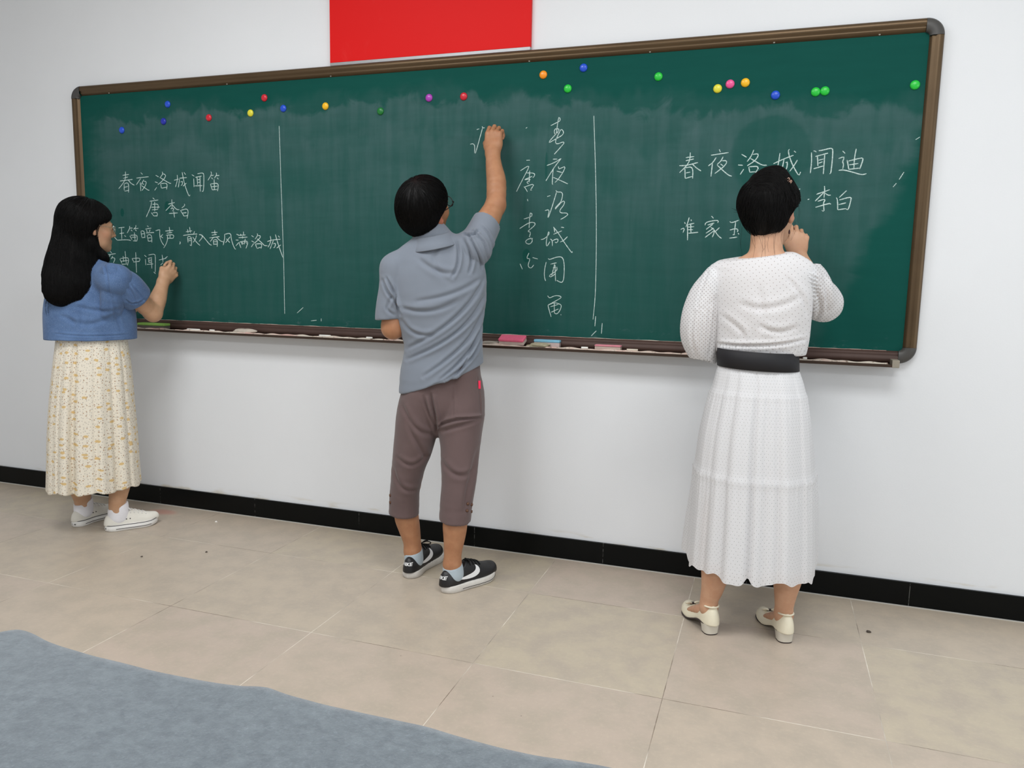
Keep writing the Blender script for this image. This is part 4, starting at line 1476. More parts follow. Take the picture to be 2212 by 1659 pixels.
def decal(name, polys, bvh, to3, d, off, T, mat, parent):
    """flat shape (list of closed 2-D outlines) wrapped on a surface"""
    bm = bmesh.new()
    for poly in polys:
        vs = [bm.verts.new((x, y, 0)) for x, y in poly]
        try:
            bm.faces.new(vs)
        except ValueError:
            pass
    bmesh.ops.triangulate(bm, faces=bm.faces[:])
    for _ in range(3):
        long = [e for e in bm.edges if e.calc_length() > 0.005]
        if not long:
            break
        bmesh.ops.subdivide_edges(bm, edges=long, cuts=1)
        bmesh.ops.triangulate(bm, faces=bm.faces[:])
    bm.verts.ensure_lookup_table()
    P = np.array([to3(v.co.x, v.co.y) for v in bm.verts])
    Q = project(bvh, P, d, off)
    bad = [v for v, q in zip(bm.verts[:], Q) if np.isnan(q[0])]
    Wd = T(np.nan_to_num(Q))
    for v, q in zip(bm.verts, Wd):
        v.co = Vector(q)
    if bad:
        bmesh.ops.delete(bm, geom=bad, context='VERTS')
    me = bpy.data.meshes.new(name)
    bm.to_mesh(me)
    bm.free()
    return link(name, me, mat, parent, smooth=False)


def field_bvh(V, F):
    return BVHTree.FromPolygons([tuple(v) for v in V], [tuple(int(i) for i in f) for f in F])


def fill_strip(V, F, n, base, up=True):
    return V, F


def gather_rings(st, rows, n=160, folds=(), seed=0, b0=0.0, thick=None):
    """skirt-like tube from rows (v, uL, uR, depth ratio, fold amplitude, b) read at the person's stand"""
    rng = np.random.default_rng(seed)
    th = np.arange(n) * 2 * math.pi / n
    R = []
    for v, uL, uR, dr, amp, b in rows:
        pL, pR = st.p(uL, v, b), st.p(uR, v, b)
        c = (pL + pR) / 2
        hw = np.linalg.norm(pR - pL) / 2
        w = np.zeros(n)
        for m, ph, a in folds:
            w += a * np.sin(m * th + ph)
        rr = 1 + amp * w
        R.append(c + (np.cos(th) * hw * rr)[:, None] * st.A + (np.sin(th) * hw * dr * rr)[:, None] * st.B)
    return np.array(R), th


def resample_rings(R, k):
    n = len(R)
    out = []
    for i in range(n - 1):
        p0, p1, p2, p3 = R[max(i - 1, 0)], R[i], R[i + 1], R[min(i + 2, n - 1)]
        for j in range(k):
            t = j / k
            out.append(0.5 * (2 * p1 + (p2 - p0) * t + (2 * p0 - 5 * p1 + 4 * p2 - p3) * t ** 2 + (3 * p1 - p0 - 3 * p2 + p3) * t ** 3))
    out.append(R[-1])
    return np.array(out)


def solidify(o, t):
    m = o.modifiers.new('thickness', 'SOLIDIFY')
    m.thickness = t
    m.offset = 0
    return o

# ================================================================== the man in the middle
SKIN_M = skin_mat('tan_skin', (178, 128, 93), (167, 116, 83))
HAIR = hair_mat('black_hair', (15, 14, 14))
man = Stand(2.26, -0.43)
MP = man.p
man_e = empty('person', (2.26, -0.43, 0), 'man in grey polo shirt and brown cropped trousers writing overhead with raised right arm', 'person', 'people writing at the board')


def mb(w):
    return float((np.asarray(w) - man.base) @ man.B)


HEEL_R, YAW_R = np.array([2.334, -.545, 0]), math.radians(27)
HEEL_L, YAW_L = np.array([2.143, -.466, 0]), math.radians(1)
T_R, T_L = shoe_frame(HEEL_R, YAW_R, True), shoe_frame(HEEL_L, YAW_L, False)
ank_r, ank_l = T_R([0, .060, .075])[0], T_L([0, .060, .075])[0]
bR, bL = mb(ank_r), mb(ank_l)

# head pose: turned to the right, chin raised to look at the raised hand
hf = unit(man.A * .62 + np.array([0, 0, 1]) * .50 + man.B * .74)
hu = unit(np.array([0, 0, 1]) * .84 - man.B * .48 + man.A * .02)
hc = MP(918, 452, 0.02)
S = Field()
neck0 = MP(938, 535, 0.02)
Lm, Rm = head(S, hc, hf, hu, 1.02, neck0, .055)
# trunk
pel, wai, che, upc = MP(952, 840, .02), MP(952, 750, .02), MP(950, 650, .02), MP(948, 575, .02)
S.tube([pel, wai, che, upc, MP(942, 535, .02)], [.122, .112, .124, .112, .06], [.075, .072, .080, .072, .055], man.A, .02)
# right arm, raised
sh_r = MP(1022, 540, .02)
el_r = at_y(1074, 437, -.215)
wr_r = at_y(1064, 326, -.112)
S.tube([sh_r, sh_r * .5 + el_r * .5 + np.array([0, -.004, 0]), el_r * .92 + sh_r * .08], [.056, .050, .0385], [.056, .050, .040], man.A, .03)
fm = el_r * .62 + wr_r * .38 + man.A * .004
S.tube([el_r * .95 + sh_r * .05, fm, el_r * .3 + wr_r * .7, wr_r], [.0385, .0395, .033, .0275], [.040, .039, .029, .022], man.A, .02)
hd_al = unit(np.array([-.05, .34, 1.0]))
QH = hand(S, wr_r, hd_al, (-.05, -1, .30), 1.0, -1, ((30, 92, 60), (34, 98, 60), (38, 98, 60), (42, 96, 60)), 1.0, .027, 0.4)
# left arm, elbow bent with the forearm held in front
sh_l, el_l = MP(857, 578, .02), MP(849, 708, .02)
wr_l = MP(905, 690, .23)
S.tube([sh_l, sh_l * .5 + el_l * .5, el_l], [.056, .049, .042], [.056, .049, .043], man.A, .03)
S.tube([el_l, el_l * .6 + wr_l * .4, wr_l], [.042, .041, .028], [.043, .040, .024], (0, 0, 1), .02)
hand(S, wr_l, wr_l - el_l, unit(np.array([-.3, .2, -.8])), .96, 1, (35, 45, 30), .9, .026)
# legs
for rows, b, T, side in ((((860, 905, 52), (1000, 890, 40), (1080, 880, 31), (1112, 878, 26.5), (1140, 884, 23.5), (1168, 890, 19.5), (1192, 892, 18)), bL, T_L, -1),
                         (((860, 998, 52), (1000, 990, 42), (1090, 984, 30), (1130, 983, 27), (1160, 981.5, 24), (1190, 978.5, 20), (1220, 977, 18.5)), bR, T_R, 1)):
    C = [MP(u, v, .02 * (1 - min(1, max(0, (v - 840) / 280))) + b * min(1, max(0, (v - 840) / 280))) for v, u, w in rows]
    r = [man.m(w * (.74 if v < 1095 else 1), b) for v, u, w in rows]
    S.tube(C, r, [x * 1.06 for x in r], man.A, .02)
    S.tube([C[-1], T([0, .055, .055])[0], T([0, .10, .045])[0], T([0, .18, .03])[0]], [r[-1], .026, .027, .030], [r[-1] * 1.05, .032, .026, .014], T([1, 0, 0])[0] - T([0, 0, 0])[0], .02)
V, F = S.mesh('body', .0036, 2)
body_mesh('body', V, F, SKIN_M, man_e, [(Lm(.085, -.01, -.01), .03, .55), (Lm(0, .09, -.062), .016, .6), (el_r + man.A * .02, .035, .22)])

# hair: a full cap cut round the ears, thinning to the nape
H = Field()
H.ell(Lm(0, -.018, .036), (.091, .114, .098), Rm, 0)
H.ell(Lm(0, -.050, -.012), (.076, .064, .074), Rm, .03)
H.half(Lm(0, .040, .030), Rm[1] * .80 - Rm[2] * .60, .015)
H.half(Lm(0, -.02, -.075), -Rm[2] * .97 + Rm[1] * .22, .02)
for s in (-1, 1):
    H.ell(Lm(s * .095, .046, -.052), (.052, .086, .080), Rm, .010, 's')
V, F = H.mesh('hair', .004, 2)
bv = field_bvh(V, F)
crown = Lm(0, -.06, .10)
sd = V[RNG.choice(len(V), 4200)]


def man_flow(p, n):
    d = p - crown
    return d + np.array([0, 0, -.03])


paths = comb(bv, sd, man_flow, 6, .011, .004, .004, RNG)
hv, hf_ = strands_mesh(paths, .0006)
V2, F2 = join_vf([(V, F), (hv, hf_)])
hair_o = link('hair', mesh_np('hair', V2, F2), HAIR, man_e)
glasses(man_e, Lm, plain('black_spectacle_frame', (18, 18, 20), 0.35), .026, .019, .112, .0, .0016, .0019, ear_y=-.005, ear_z=.016)

# polo shirt
POLO = cloth_mat('grey_jersey', (124, 131, 142), 1200, .92, .03, .2, .1)
S = Field()
# sleeves
cl = MP(841, 689, .02)
S.tube([MP(857, 580, .02), MP(849, 632, .02), MP(842, 672, .02), MP(839, 715, .02)], [.058, .056, .053, .052], [.062, .060, .058, .057], man.A, .02)
ar = unit(el_r - sh_r)
S.tube([sh_r, sh_r * .62 + el_r * .38, sh_r * .35 + el_r * .65, sh_r * .1 + el_r * .9], [.068, .062, .055, .053], [.068, .064, .058, .055], man.A, .03)
# hems
S.half(cl, unit(np.array([0, 0, -1.0]) + man.A * .10), 0, cl - [.12, .12, .12], cl + [.10, .12, .05])
S.ec(MP(843, 668, .02), MP(838, 730, .02), (.040, .042), (.048, .050), man.A, .006, 's')
cr = at_y(1053, 492, -.30)
cr = sh_r * .42 + el_r * .58
S.half(cr, unit(ar + man.A * .15 + np.array([0, 0, .1])), 0, cr - [.05, .10, .05], cr + [.14, .2, .14])
S.ec(sh_r * .55 + el_r * .45, el_r, (.044, .044), (.052, .052), man.A, .006, 's')
rows = [(548, 884, 1012, .072), (580, 848, 1046, .100), (620, 845, 1051, .112), (660, 850, 1049, .115), (700, 862, 1045, .113), (740, 872, 1043, .112), (780, 870, 1046, .116), (820, 861, 1051, .126), (880, 857, 1058, .132)]
C = [(MP(a, v, .02) + MP(b, v, .02)) / 2 for v, a, b, rf in rows]
S.tube(C, [man.m(b - a) / 2 for v, a, b, rf in rows], [r[3] for r in rows], man.A, 0, 3)
S.rc(MP(905, 536, .01), MP(852, 580, .02), .042, .048, .03)
S.rc(MP(975, 533, .01), MP(1022, 535, .02), .046, .060, .03)
S.ec(MP(937, 512, .02), MP(940, 545, .02), (.066, .066), (.082, .074), man.A, .03)
hL, hR = MP(864, 857, -.08), MP(1053, 788, -.08)
e = hR - hL
hn = np.cross(e, man.B * 1.0 + np.array([0, 0, .04]))
hn = hn if hn[2] < 0 else -hn
S.half((hL + hR) / 2 - np.array([0, 0, .002]), hn, .004, MP(850, 900, -.2) - .2, MP(1070, 780, .2) + .2)
V, F = S.mesh('polo', .0042, 2)
W_ = .009
folds = [
    ([(1046, 600), (1010, 660), (950, 712), (880, 752)], .008, 0.0081), ([(1045, 640), (1015, 690), (960, 735), (880, 775)], .007, 0.0088),
    ([(1044, 668), (1020, 720), (975, 765), (915, 808)], .007, 0.0081), ([(1042, 700), (1020, 745), (985, 785), (948, 815)], .006, 0.0088),
    ([(1040, 730), (1022, 765), (985, 800), (900, 848)], .006, 0.0068), ([(1030, 715), (1008, 770), (985, 805), (950, 828)], .005, 0.0061),
    ([(1040, 600), (1000, 625), (950, 642), (900, 650)], .009, 0.0054), ([(870, 665), (905, 672), (945, 668), (985, 650)], .009, 0.0061),
    ([(868, 690), (885, 712), (910, 722), (935, 720)], .008, 0.0054), ([(905, 560), (930, 580), (960, 592), (985, 590)], .010, 0.0061),
    ([(985, 520), (990, 545), (988, 575), (975, 600)], .006, 0.0088), ([(1000, 518), (1012, 540), (1018, 565), (1012, 590)], .006, 0.0095),
    ([(1010, 508), (1022, 530), (1034, 555), (1040, 580)], .005, 0.0095), ([(1018, 500), (1032, 512), (1048, 530), (1052, 560)], .005, 0.0081),
    ([(1000, 506), (1012, 512), (1024, 508), (1034, 498)], .005, 0.0108), ([(1040, 488), (1056, 505), (1066, 530), (1064, 560)], .004, 0.0061),
    ([(828, 605), (838, 630), (850, 645), (862, 665)], .006, 0.0095), ([(848, 640), (840, 655), (836, 668), (852, 680)], .006, 0.0061),
    ([(836, 600), (850, 625), (858, 650), (866, 680)], .005, 0.0088), ([(950, 520), (935, 560), (945, 590), (970, 610)], .012, 0.0034),
]
V = creases(man, V, F, folds)
V = ruffle(V, F, .0016, 22, 3)
polo = cloth_obj('polo_shirt', V, F, POLO, man_e)
# collar: stand and fall wrapped round the neck
n = 60
nk = MP(936, 519, .015)
tilt = unit(np.array([0, 0, 1.0]) - man.A * .22 - man.B * .16)
ax = unit(man.A - tilt * (man.A @ tilt))
ay = np.cross(tilt, ax)
R = []
for rx, ry, dz in ((.066, .064, -.002), (.069, .067, .016), (.071, .070, .023), (.0735, .073, .020), (.088, .088, -.004), (.101, .102, -.022), (.1005, .1015, -.025), (.097, .098, -.023)):
    th = np.linspace(-1.30 * math.pi, .30 * math.pi, n) + math.pi * 0.0
    R.append(nk + (np.cos(th) * rx)[:, None] * ax + (np.sin(th) * ry)[:, None] * ay + dz * tilt)
V, F = loft(R, close=False)
link('collar', mesh_np('collar', V, F), POLO, polo)

# cropped trousers
TROU = cloth_mat('mauve_brown_cotton', (101, 84, 83), 700, .9, .05, .2, .15)
S = Field()
rowsL = [(800, 884, 958), (850, 868, 955), (890, 857, 948), (930, 853, 945), (965, 850, 935), (1000, 847, 921), (1050, 843, 908), (1090, 840, 906), (1140, 838, 906)]
rowsR = [(800, 950, 1036), (850, 948, 1047), (890, 945, 1048), (930, 946, 1043), (965, 950, 1038), (1000, 951, 1033), (1050, 952, 1027), (1090, 949, 1021), (1150, 947, 1018)]
for rows, b, w in ((rowsL, bL, 0), (rowsR, bR, 1)):
    C, rs, rf = [], [], []
    for v, a, c in rows:
        q = min(1, max(0, (v - 840) / 280))
        bb = .02 * (1 - q) + b * q
        C.append((MP(a, v, bb) + MP(c, v, bb)) / 2)
        rs.append(man.m(c - a, bb) / 2)
        rf.append(.104 * (1 - q) + rs[-1] * 1.12 * q if v < 1060 else rs[-1] * 1.12)
    S.tube(C, rs, rf, man.A, .012 if w else 0, 3)
    hv_ = 1108 if not w else 1124
    hc_ = (MP(rows[-2][1], hv_, b) + MP(rows[-2][2], hv_, b)) / 2
    S.half(hc_, unit(np.array([0, 0, -1]) + man.B * .06 - man.A * .05), 0, hc_ - [.12, .14, .12], hc_ + [.12, .14, .03])
    S.ec(hc_ + [0, 0, .030], hc_ - [0, 0, .06], (.042, .046), (.052, .056), man.A, .006, 's')
S.tube([MP(958, 770, .02), MP(957, 820, .02), MP(953, 870, .02), MP(948, 900, .03)], [.132, .150, .150, .10], [.100, .104, .106, .085], man.A, .03)
S.half(MP(950, 770, .02), (0, 0, 1), 0, MP(850, 800, -.2) - .1, MP(1060, 740, .3) + .1)
V, F = S.mesh('trousers', .0042, 2)
folds = [
    ([(930, 845), (938, 880), (942, 905), (944, 930)], .007, 0.0130), ([(916, 850), (926, 880), (936, 905), (943, 925)], .006, 0.0078),
    ([(870, 870), (885, 900), (905, 925), (935, 935)], .010, 0.0065), ([(945, 915), (975, 898), (1010, 894), (1040, 896)], .006, 0.0091),
    ([(950, 925), (985, 910), (1015, 902), (1040, 900)], .008, 0.0065), ([(880, 905), (900, 945), (912, 970), (918, 985)], .010, 0.0065),
    ([(860, 985), (880, 998), (900, 998), (920, 980)], .009, 0.0059), ([(955, 985), (975, 1005), (1000, 1010), (1020, 1000)], .010, 0.0059),
    ([(1030, 960), (1015, 1010), (1005, 1050), (1002, 1080)], .012, 0.0065), ([(850, 1010), (860, 1040), (875, 1055), (900, 1060)], .009, 0.0052),
    ([(978, 832), (978, 850), (978, 870), (978, 893)], .003, 0.0033), ([(1030, 812), (1034, 840), (1036, 870), (1036, 893)], .003, 0.0033),
    ([(980, 893), (1000, 894), (1020, 894), (1036, 894)], .003, 0.0033),
]
V = creases(man, V, F, folds)
V = ruffle(V, F, .0022, 18, 5)
tro = cloth_obj('cropped_trousers', V, F, TROU, man_e)
tb = field_bvh(V, F)


def on_surface(st, u, v, bvh, off=0.0):
    d = ray(u, v)
    hit = bvh.ray_cast(Vector(CAM), Vector(d))
    return (np.array(hit[0]), np.array(hit[1])) if hit[0] is not None else (st.p(u, v), -st.B)


BUT = plain('brown_button', (96, 64, 46), .45)
for u, v in ((843.5, 1070), (843.5, 1085), (1010.5, 1088), (1008.5, 1103), (1018.5, 1090), (1018, 1105)):
    c, nn = on_surface(man, u, v, tb)
    bm = bmesh.new()
    bmesh.ops.create_cone(bm, cap_ends=True, segments=16, radius1=.0062, radius2=.0052, depth=.005)
    bmesh.ops.transform(bm, matrix=Matrix.Translation(Vector(c + nn * .002)) @ Vector(nn).to_track_quat('Z', 'Y').to_matrix().to_4x4(), verts=bm.verts)
    link('button', bm_mesh('button', bm), BUT, tro)
c, nn = on_surface(man, 1035, 831, tb)
tabp = c + nn * .003
bm = bmesh.new()
add_box(bm, (-.005, -.0012, -.016), (.005, .0012, .016), .0008)
bmesh.ops.transform(bm, matrix=Matrix.Translation(Vector(tabp)) @ Vector(-nn).to_track_quat('Y', 'Z').to_matrix().to_4x4(), verts=bm.verts)
link('pocket_tab', bm_mesh('pocket_tab', bm), plain('neon_red_tab', (240, 44, 84), .7), tro, label='small bright red tab')

# shoes: black low trainers with white soles
SHB = plain('black_leather', (24, 24, 26), .42, 0, .5, .2, 60, .1)
SOLW = plain('scuffed_white_rubber', (214, 210, 204), .7, 0, .3, .12, 70)
SOCK = cloth_mat('pale_blue_grey_sock', (172, 184, 192), 900)
WHT = plain('white_appliance', (236, 236, 236), .5, 0, .4, .02)
LACE = plain('black_lace', (18, 18, 19), .9)


def text_polys(s, size):
    cu = bpy.data.curves.new('t', 'FONT')
    cu.body = s
    cu.size = size
    cu.align_x, cu.align_y = 'CENTER', 'CENTER'
    cu.offset = size * .028
    o = bpy.data.objects.new('t', cu)
    COL.objects.link(o)
    bpy.context.view_layer.update()
    me = o.evaluated_get(bpy.context.evaluated_depsgraph_get()).to_mesh()
    vs = [v.co.copy() for v in me.vertices]
    out = [[(vs[i].x * .82, vs[i].y) for i in p.vertices] for p in me.polygons]
    o.to_mesh_clear()
    bpy.data.objects.remove(o)
    return out


SWOOSH_TOP = [(.045, .052), (.055, .0525), (.065, .053), (.078, .0535), (.090, .0545), (.103, .056), (.115, .058), (.125, .0605), (.134, .064), (.141, .069), (.145, .075), (.146, .081), (.1445, .0865)]
SWOOSH_BOT = [(.152, .0835), (.158, .078), (.162, .071), (.1625, .064), (.160, .057), (.154, .051), (.146, .0465), (.135, .0430), (.122, .0410), (.108, .0405), (.094, .0415), (.078, .0440), (.062, .0475)]


def trainer(heel, T, right, lab):
    L, Wd, h = .272, .098, .029
    e = empty('shoe', heel, None, None)
    e.parent = man_e
    e.matrix_parent_inverse = world_matrix(man_e).inverted()
    if lab:
        e['label'] = lab
    V, F = sole_mesh(L, Wd, h, .008, .0055)
    link('sole', mesh_np('sole', T(V), F if right else F[:, ::-1]), SOLW, e, label='scuffed white rubber sole')
    # thin dark line round the sole
    P = outline(L, Wd, inset=-.0060)
    q = np.clip((P[:, 1] / L - .72) / .28, 0, 1)
    sel = [i for i in range(len(P)) if P[i, 1] > .06]
    ln = np.column_stack([P, .011 + .008 * q ** 2])[sel]
    half = [p for p in ln if p[0] > np.interp(p[1], [0, L], [0, -.01])]
    half.sort(key=lambda p: p[1])
    V, F = tube_path(T(np.array(half)[:-3]), .0011, 5)
    link('sole_line', mesh_np('sole_line', V, F), LACE, e)
    S = shoe_upper(L, Wd, h, [(.045, .25, .085), (.12, .330, .089), (.25, .34, .092), (.40, .335, .104), (.52, .37, .098), (.66, .415, .082), (.80, .42, .070), (.90, .36, .063), (.955, .25, .056)], (0, .064, .116), (.027, .046))
    S.ec((0, .060, .106), (0, .060, .17), (.032, .042), (.036, .048), (1, 0, 0), .008, 's')
    V, F = S.mesh('upper', .0028, 2)
    bv_ = field_bvh(V, F)
    link('upper', mesh_np('upper', T(V), F if right else F[:, ::-1]), SHB, e)
    for sx in (1, -1):
        poly = SWOOSH_TOP + SWOOSH_BOT
        decal('swoosh', [poly], bv_, lambda a, b, sx=sx: (sx * .15, a, b), (-sx, 0, 0), .0012, T, WHT, e)
    mir = 1 if right else -1
    decal('lettering', text_polys('NIKE', .0175), bv_, lambda a, b: (a * mir * 1.25, -.1, b + .063), (0, 1, 0), .0012, T, WHT, e)
    # laces and bow
    parts = []
    for k in range(4):
        y = .118 + .017 * k
        pts = [(sx_, y + .004 * (1 if sx_ > 0 else -1), 0.2) for sx_ in np.linspace(-.024, .024, 7)]
        Q = project(bv_, pts, (0, 0, -1), .0025)
        if not np.isnan(Q).any():
            parts.append(tube_path(T(Q), .0024, 6))
    if right:
        bow = [(0, .112, .113), (.012, .106, .118), (.026, .112, .112), (.020, .122, .104), (.004, .116, .110)]
    else:
        bow = [(0, .112, .112), (-.014, .104, .122), (-.038, .105, .132), (-.052, .112, .124), (-.040, .118, .113), (-.014, .116, .112), (0, .112, .110), (-.010, .112, .118), (-.022, .114, .130), (-.034, .118, .128)]
    parts.append(tube_path(T(smooth_path(bow, 3)), .0024, 6))
    tng = [(-.016, .108, .1), (.0, .106, .112), (.016, .108, .1)]
    V, F = join_vf(parts)
    link('laces', mesh_np('laces', V, F), LACE, e)
    return e


trainer(HEEL_R, T_R, True, None)
trainer(HEEL_L, T_L, False, None)
for T, rows, b in ((T_L, ((1186, 893, 20.5), (1200, 893, 21)), bL), (T_R, ((1218, 977, 20.5), (1234, 976, 21.5)), bR)):
    S = Field()
    a, c = MP(rows[0][1], rows[0][0], b), T([0, .056, .055])[0]
    S.tube([a, a * .5 + c * .5, c], [.0345, .036, .036], [.038, .041, .044], T([1, 0, 0])[0] - T([0, 0, 0])[0])
    S.half(a + [0, 0, .0], unit(np.array([0, 0, 1]) - man.B * .25 + man.A * -.2), 0, a - .1, a + .1)
    V, F = S.mesh('sock', .003, 2)
    link('sock', mesh_np('sock', V, F), SOCK, man_e)

# ================================================================== the woman on the right
SKIN_W = skin_mat('warm_skin', (202, 158, 128), (193, 146, 116))
wom = Stand(3.48, -0.43)
WP = wom.p
wom_e = empty('person', (3.48, -0.43, 0), 'woman in white eyelet dress and wide black belt, hair in a bun, writing', 'person', 'people writing at the board')
WHEEL_L, WHEEL_R = np.array([3.363, -.545, 0]), np.array([3.606, -.518, 0])
TW_L, TW_R = shoe_frame(WHEEL_L, math.radians(-30), False), shoe_frame(WHEEL_R, math.radians(-20), True)


def wb(w):
    return float((np.asarray(w) - wom.base) @ wom.B)


S = Field()
hf = unit(wom.A * .26 + np.array([0, 0, 1]) * -.10 + wom.B * 1.0)
hu = unit(np.array([0, 0, 1]) + wom.A * -.05 + wom.B * .12)
hc = WP(1662, 462, .06)
Lw, Rw = head(S, hc, hf, hu, .96, WP(1652, 575, .02), .052)
S.tube([WP(1648, 860, .0), WP(1640, 775, .0), WP(1645, 680, .01), WP(1648, 610, .01), WP(1651, 566, .02)], [.120, .105, .122, .115, .055], [.080, .075, .085, .075, .055], wom.A, .02)
S.rc(WP(1640, 575, .02), WP(1560, 600, .02), .042, .050, .03)
S.rc(WP(1668, 572, .02), WP(1728, 592, .02), .042, .050, .03)
wsr, wsl = WP(1730, 602, .02), WP(1556, 608, .02)
wer = at_y(1779, 655, -.27)
wwr = at_y(1722, 548, -.155)
S.tube([wsr, wsr * .5 + wer * .5, wer], [.046, .042, .036], [.046, .042, .036], (0, 0, 1), .03)
S.tube([wer, wer * .6 + wwr * .4, wwr * .75 + wer * .25, wwr], [.036, .037, .031, .0265], [.036, .036, .028, .022], wom.A, .015)
hand(S, wwr, unit(np.array([.06, .42, .95])), (.30, -1, .35), .93, -1, ((26, 84, 55), (34, 90, 55), (40, 92, 55), (46, 90, 55)), 1.05, .026, 0.6)
wel = WP(1512, 735, .0)
wwl = WP(1575, 705, .20)
S.tube([wsl, wsl * .5 + wel * .5, wel], [.046, .042, .036], [.046, .042, .036], wom.A, .03)
S.tube([wel, wel * .5 + wwl * .5, wwl], [.036, .033, .025], [.036, .032, .022], (0, 0, 1), .015)
hand(S, wwl, wwl - wel, unit(np.array([.0, .2, -.9])), .92, 1, (35, 45, 30), .9, .024)
for rows, T in ((((880, 1600, 46), (1040, 1560, 38), (1140, 1548, 34), (1200, 1546, 32), (1235, 1545, 29.5), (1270, 1539, 23.5)), TW_L),
                (((880, 1690, 46), (1040, 1700, 38), (1150, 1703, 34), (1210, 1702, 32.5), (1245, 1701, 30), (1280, 1697, 23)), TW_R)):
    ank = T([0, .045, .09])[0]
    b = wb(ank)
    C = [WP(u, v, b * min(1, (v - 880) / 300)) for v, u, w in rows]
    r = [wom.m(w, b) for v, u, w in rows]
    C += [T([0, .047, .115])[0], T([0, .046, .085])[0]]
    r += [.030, .0295]
    S.tube(C, r, [x * 1.08 for x in r], wom.A, .02)
    sx = T([1, 0, 0])[0] - T([0, 0, 0])[0]
    S.tube([C[-1], T([0, .046, .062])[0], T([0, .09, .056])[0], T([0, .16, .028])[0]], [r[-1], .024, .028, .030], [r[-1], .028, .022, .012], sx, .015)
V, F = S.mesh('body', .0036, 2)
body_mesh('body', V, F, SKIN_W, wom_e, [(Lw(.085, -.02, -.02), .022, .35), (Lw(.078, -.03, -.03), .012, .5)])

# hair gathered up into a bun, loose wisps at the nape
H = Field()
H.ell(Lw(0, -.018, .036), (.100, .110, .090), Rw, 0)
H.ell(Lw(0, -.055, -.022), (.066, .058, .068), Rw, .03)
H.ell(WP(1664, 402, .03), (.058, .060, .056), None, .03)
H.ell(WP(1672, 378, .04), (.036, .040, .022), None, .02)
H.half(Lw(0, .050, .030), Rw[1] * .90 - Rw[2] * .44, .02)
H.half(Lw(0, -.02, -.082), -Rw[2] * .94 + Rw[1] * .34, .02)
for s in (-1, 1):
    H.ell(Lw(s * .100, .012, -.048), (.036, .060, .068), Rw, .014, 's')
    H.ell(Lw(s * .090, .050, -.040), (.040, .060, .062), Rw, .012, 's')
V, F = H.mesh('hair', .004, 2)
V = ruffle(V, F, .0022, 70, 8)
bv = field_bvh(V, F)
bun = WP(1664, 396, .0)
sd = V[RNG.choice(len(V), 3600)]


def wom_flow(p, n):
    d = bun - p
    if np.linalg.norm(d) < .07:
        d = np.cross(n, wom.B) + .25 * np.array([0, 0, 1.0])
    return d


paths = comb(bv, sd, wom_flow, 8, .011, .005, .004, RNG)
hv, hf_ = strands_mesh(paths, .0006)
wisps = []
for pts in (((1600, 470), (1597, 500), (1599, 525), (1604, 556)), ((1603, 490), (1601, 515), (1600, 535)), ((1629, 510), (1632, 530), (1626, 560)), ((1646, 512), (1648, 535), (1642, 575)),
            ((1650, 512), (1653, 540), (1653, 578)), ((1640, 510), (1645, 528), (1650, 540)), ((1652, 512), (1656, 530), (1646, 545)), ((1672, 510), (1671, 535), (1675, 560)), ((1676, 505), (1672, 530), (1674, 548)),
            ((1690, 500), (1686, 515), (1690, 528)), ((1722, 435), (1726, 455), (1722, 480)), ((1714, 478), (1716, 492), (1708, 520)), ((1717, 478), (1720, 495), (1710, 518)), ((1725, 440), (1729, 460), (1724, 482)),
            ((1622, 506), (1626, 524), (1632, 536)), ((1660, 512), (1658, 530), (1660, 545))):
    b0 = -.045 if 1612 < pts[0][0] < 1692 else .03
    wisps.append(tube_path([WP(u, v, b0 - (.01 if i else 0)) for i, (u, v) in enumerate(smooth_path(pts, 2))], np.linspace(.0004, .0002, len(smooth_path(pts, 2))), 4))
for k in range(26):
    a = RNG.uniform(0, 1)
    u0, v0 = RNG.choice([(1665, 372), (1680, 376), (1655, 374), (1640, 385), (1612, 425), (1604, 445), (1718, 425), (1600, 460)])
    dr = RNG.normal(size=2) * 7
    wisps.append(tube_path([WP(u0 + dr[0] * q * q + (u0 - 1664) * .12 * q, v0 + dr[1] * q - 7 * q, .03) for q in np.linspace(0, 1, 5)], np.linspace(.0006, .0003, 5), 4))
wv, wf = join_vf(wisps)
V2, F2 = join_vf([(V, F), (hv, hf_), (wv, wf)])
hair_w = link('hair', mesh_np('hair', V2, F2), HAIR, wom_e)
# small pale hair clip at the side of the bun
parts = []
for du, dv in ((0, 0), (5, 4), (10, 6), (7, -2), (4, 10), (12, 3)):
    c = WP(1694 + du, 388 + dv, -.015)
    parts.append(tube_path(smooth_path([c, c + np.array([.004, -.002, .003]), c + np.array([.007, 0, -.002]), c + np.array([.003, .002, -.005])], 2), .0016, 5))
V, F = join_vf(parts)
link('hair_clip', mesh_np('hair_clip', V, F), plain('rose_gold_clip', (206, 168, 150), .3, .6), hair_w, label='small pale metal hair clip')
c = WP(1705, 501, .035)
bm = bmesh.new()
bmesh.ops.create_uvsphere(bm, u_segments=12, v_segments=8, radius=1)
bmesh.ops.transform(bm, matrix=Matrix.Translation(Vector(c)) @ Matrix.Diagonal((.003, .003, .008, 1)), verts=bm.verts)
link('earring', bm_mesh('earring', bm), plain('dark_red_stone', (60, 24, 22), .25), wom_e, label='dark drop earring')


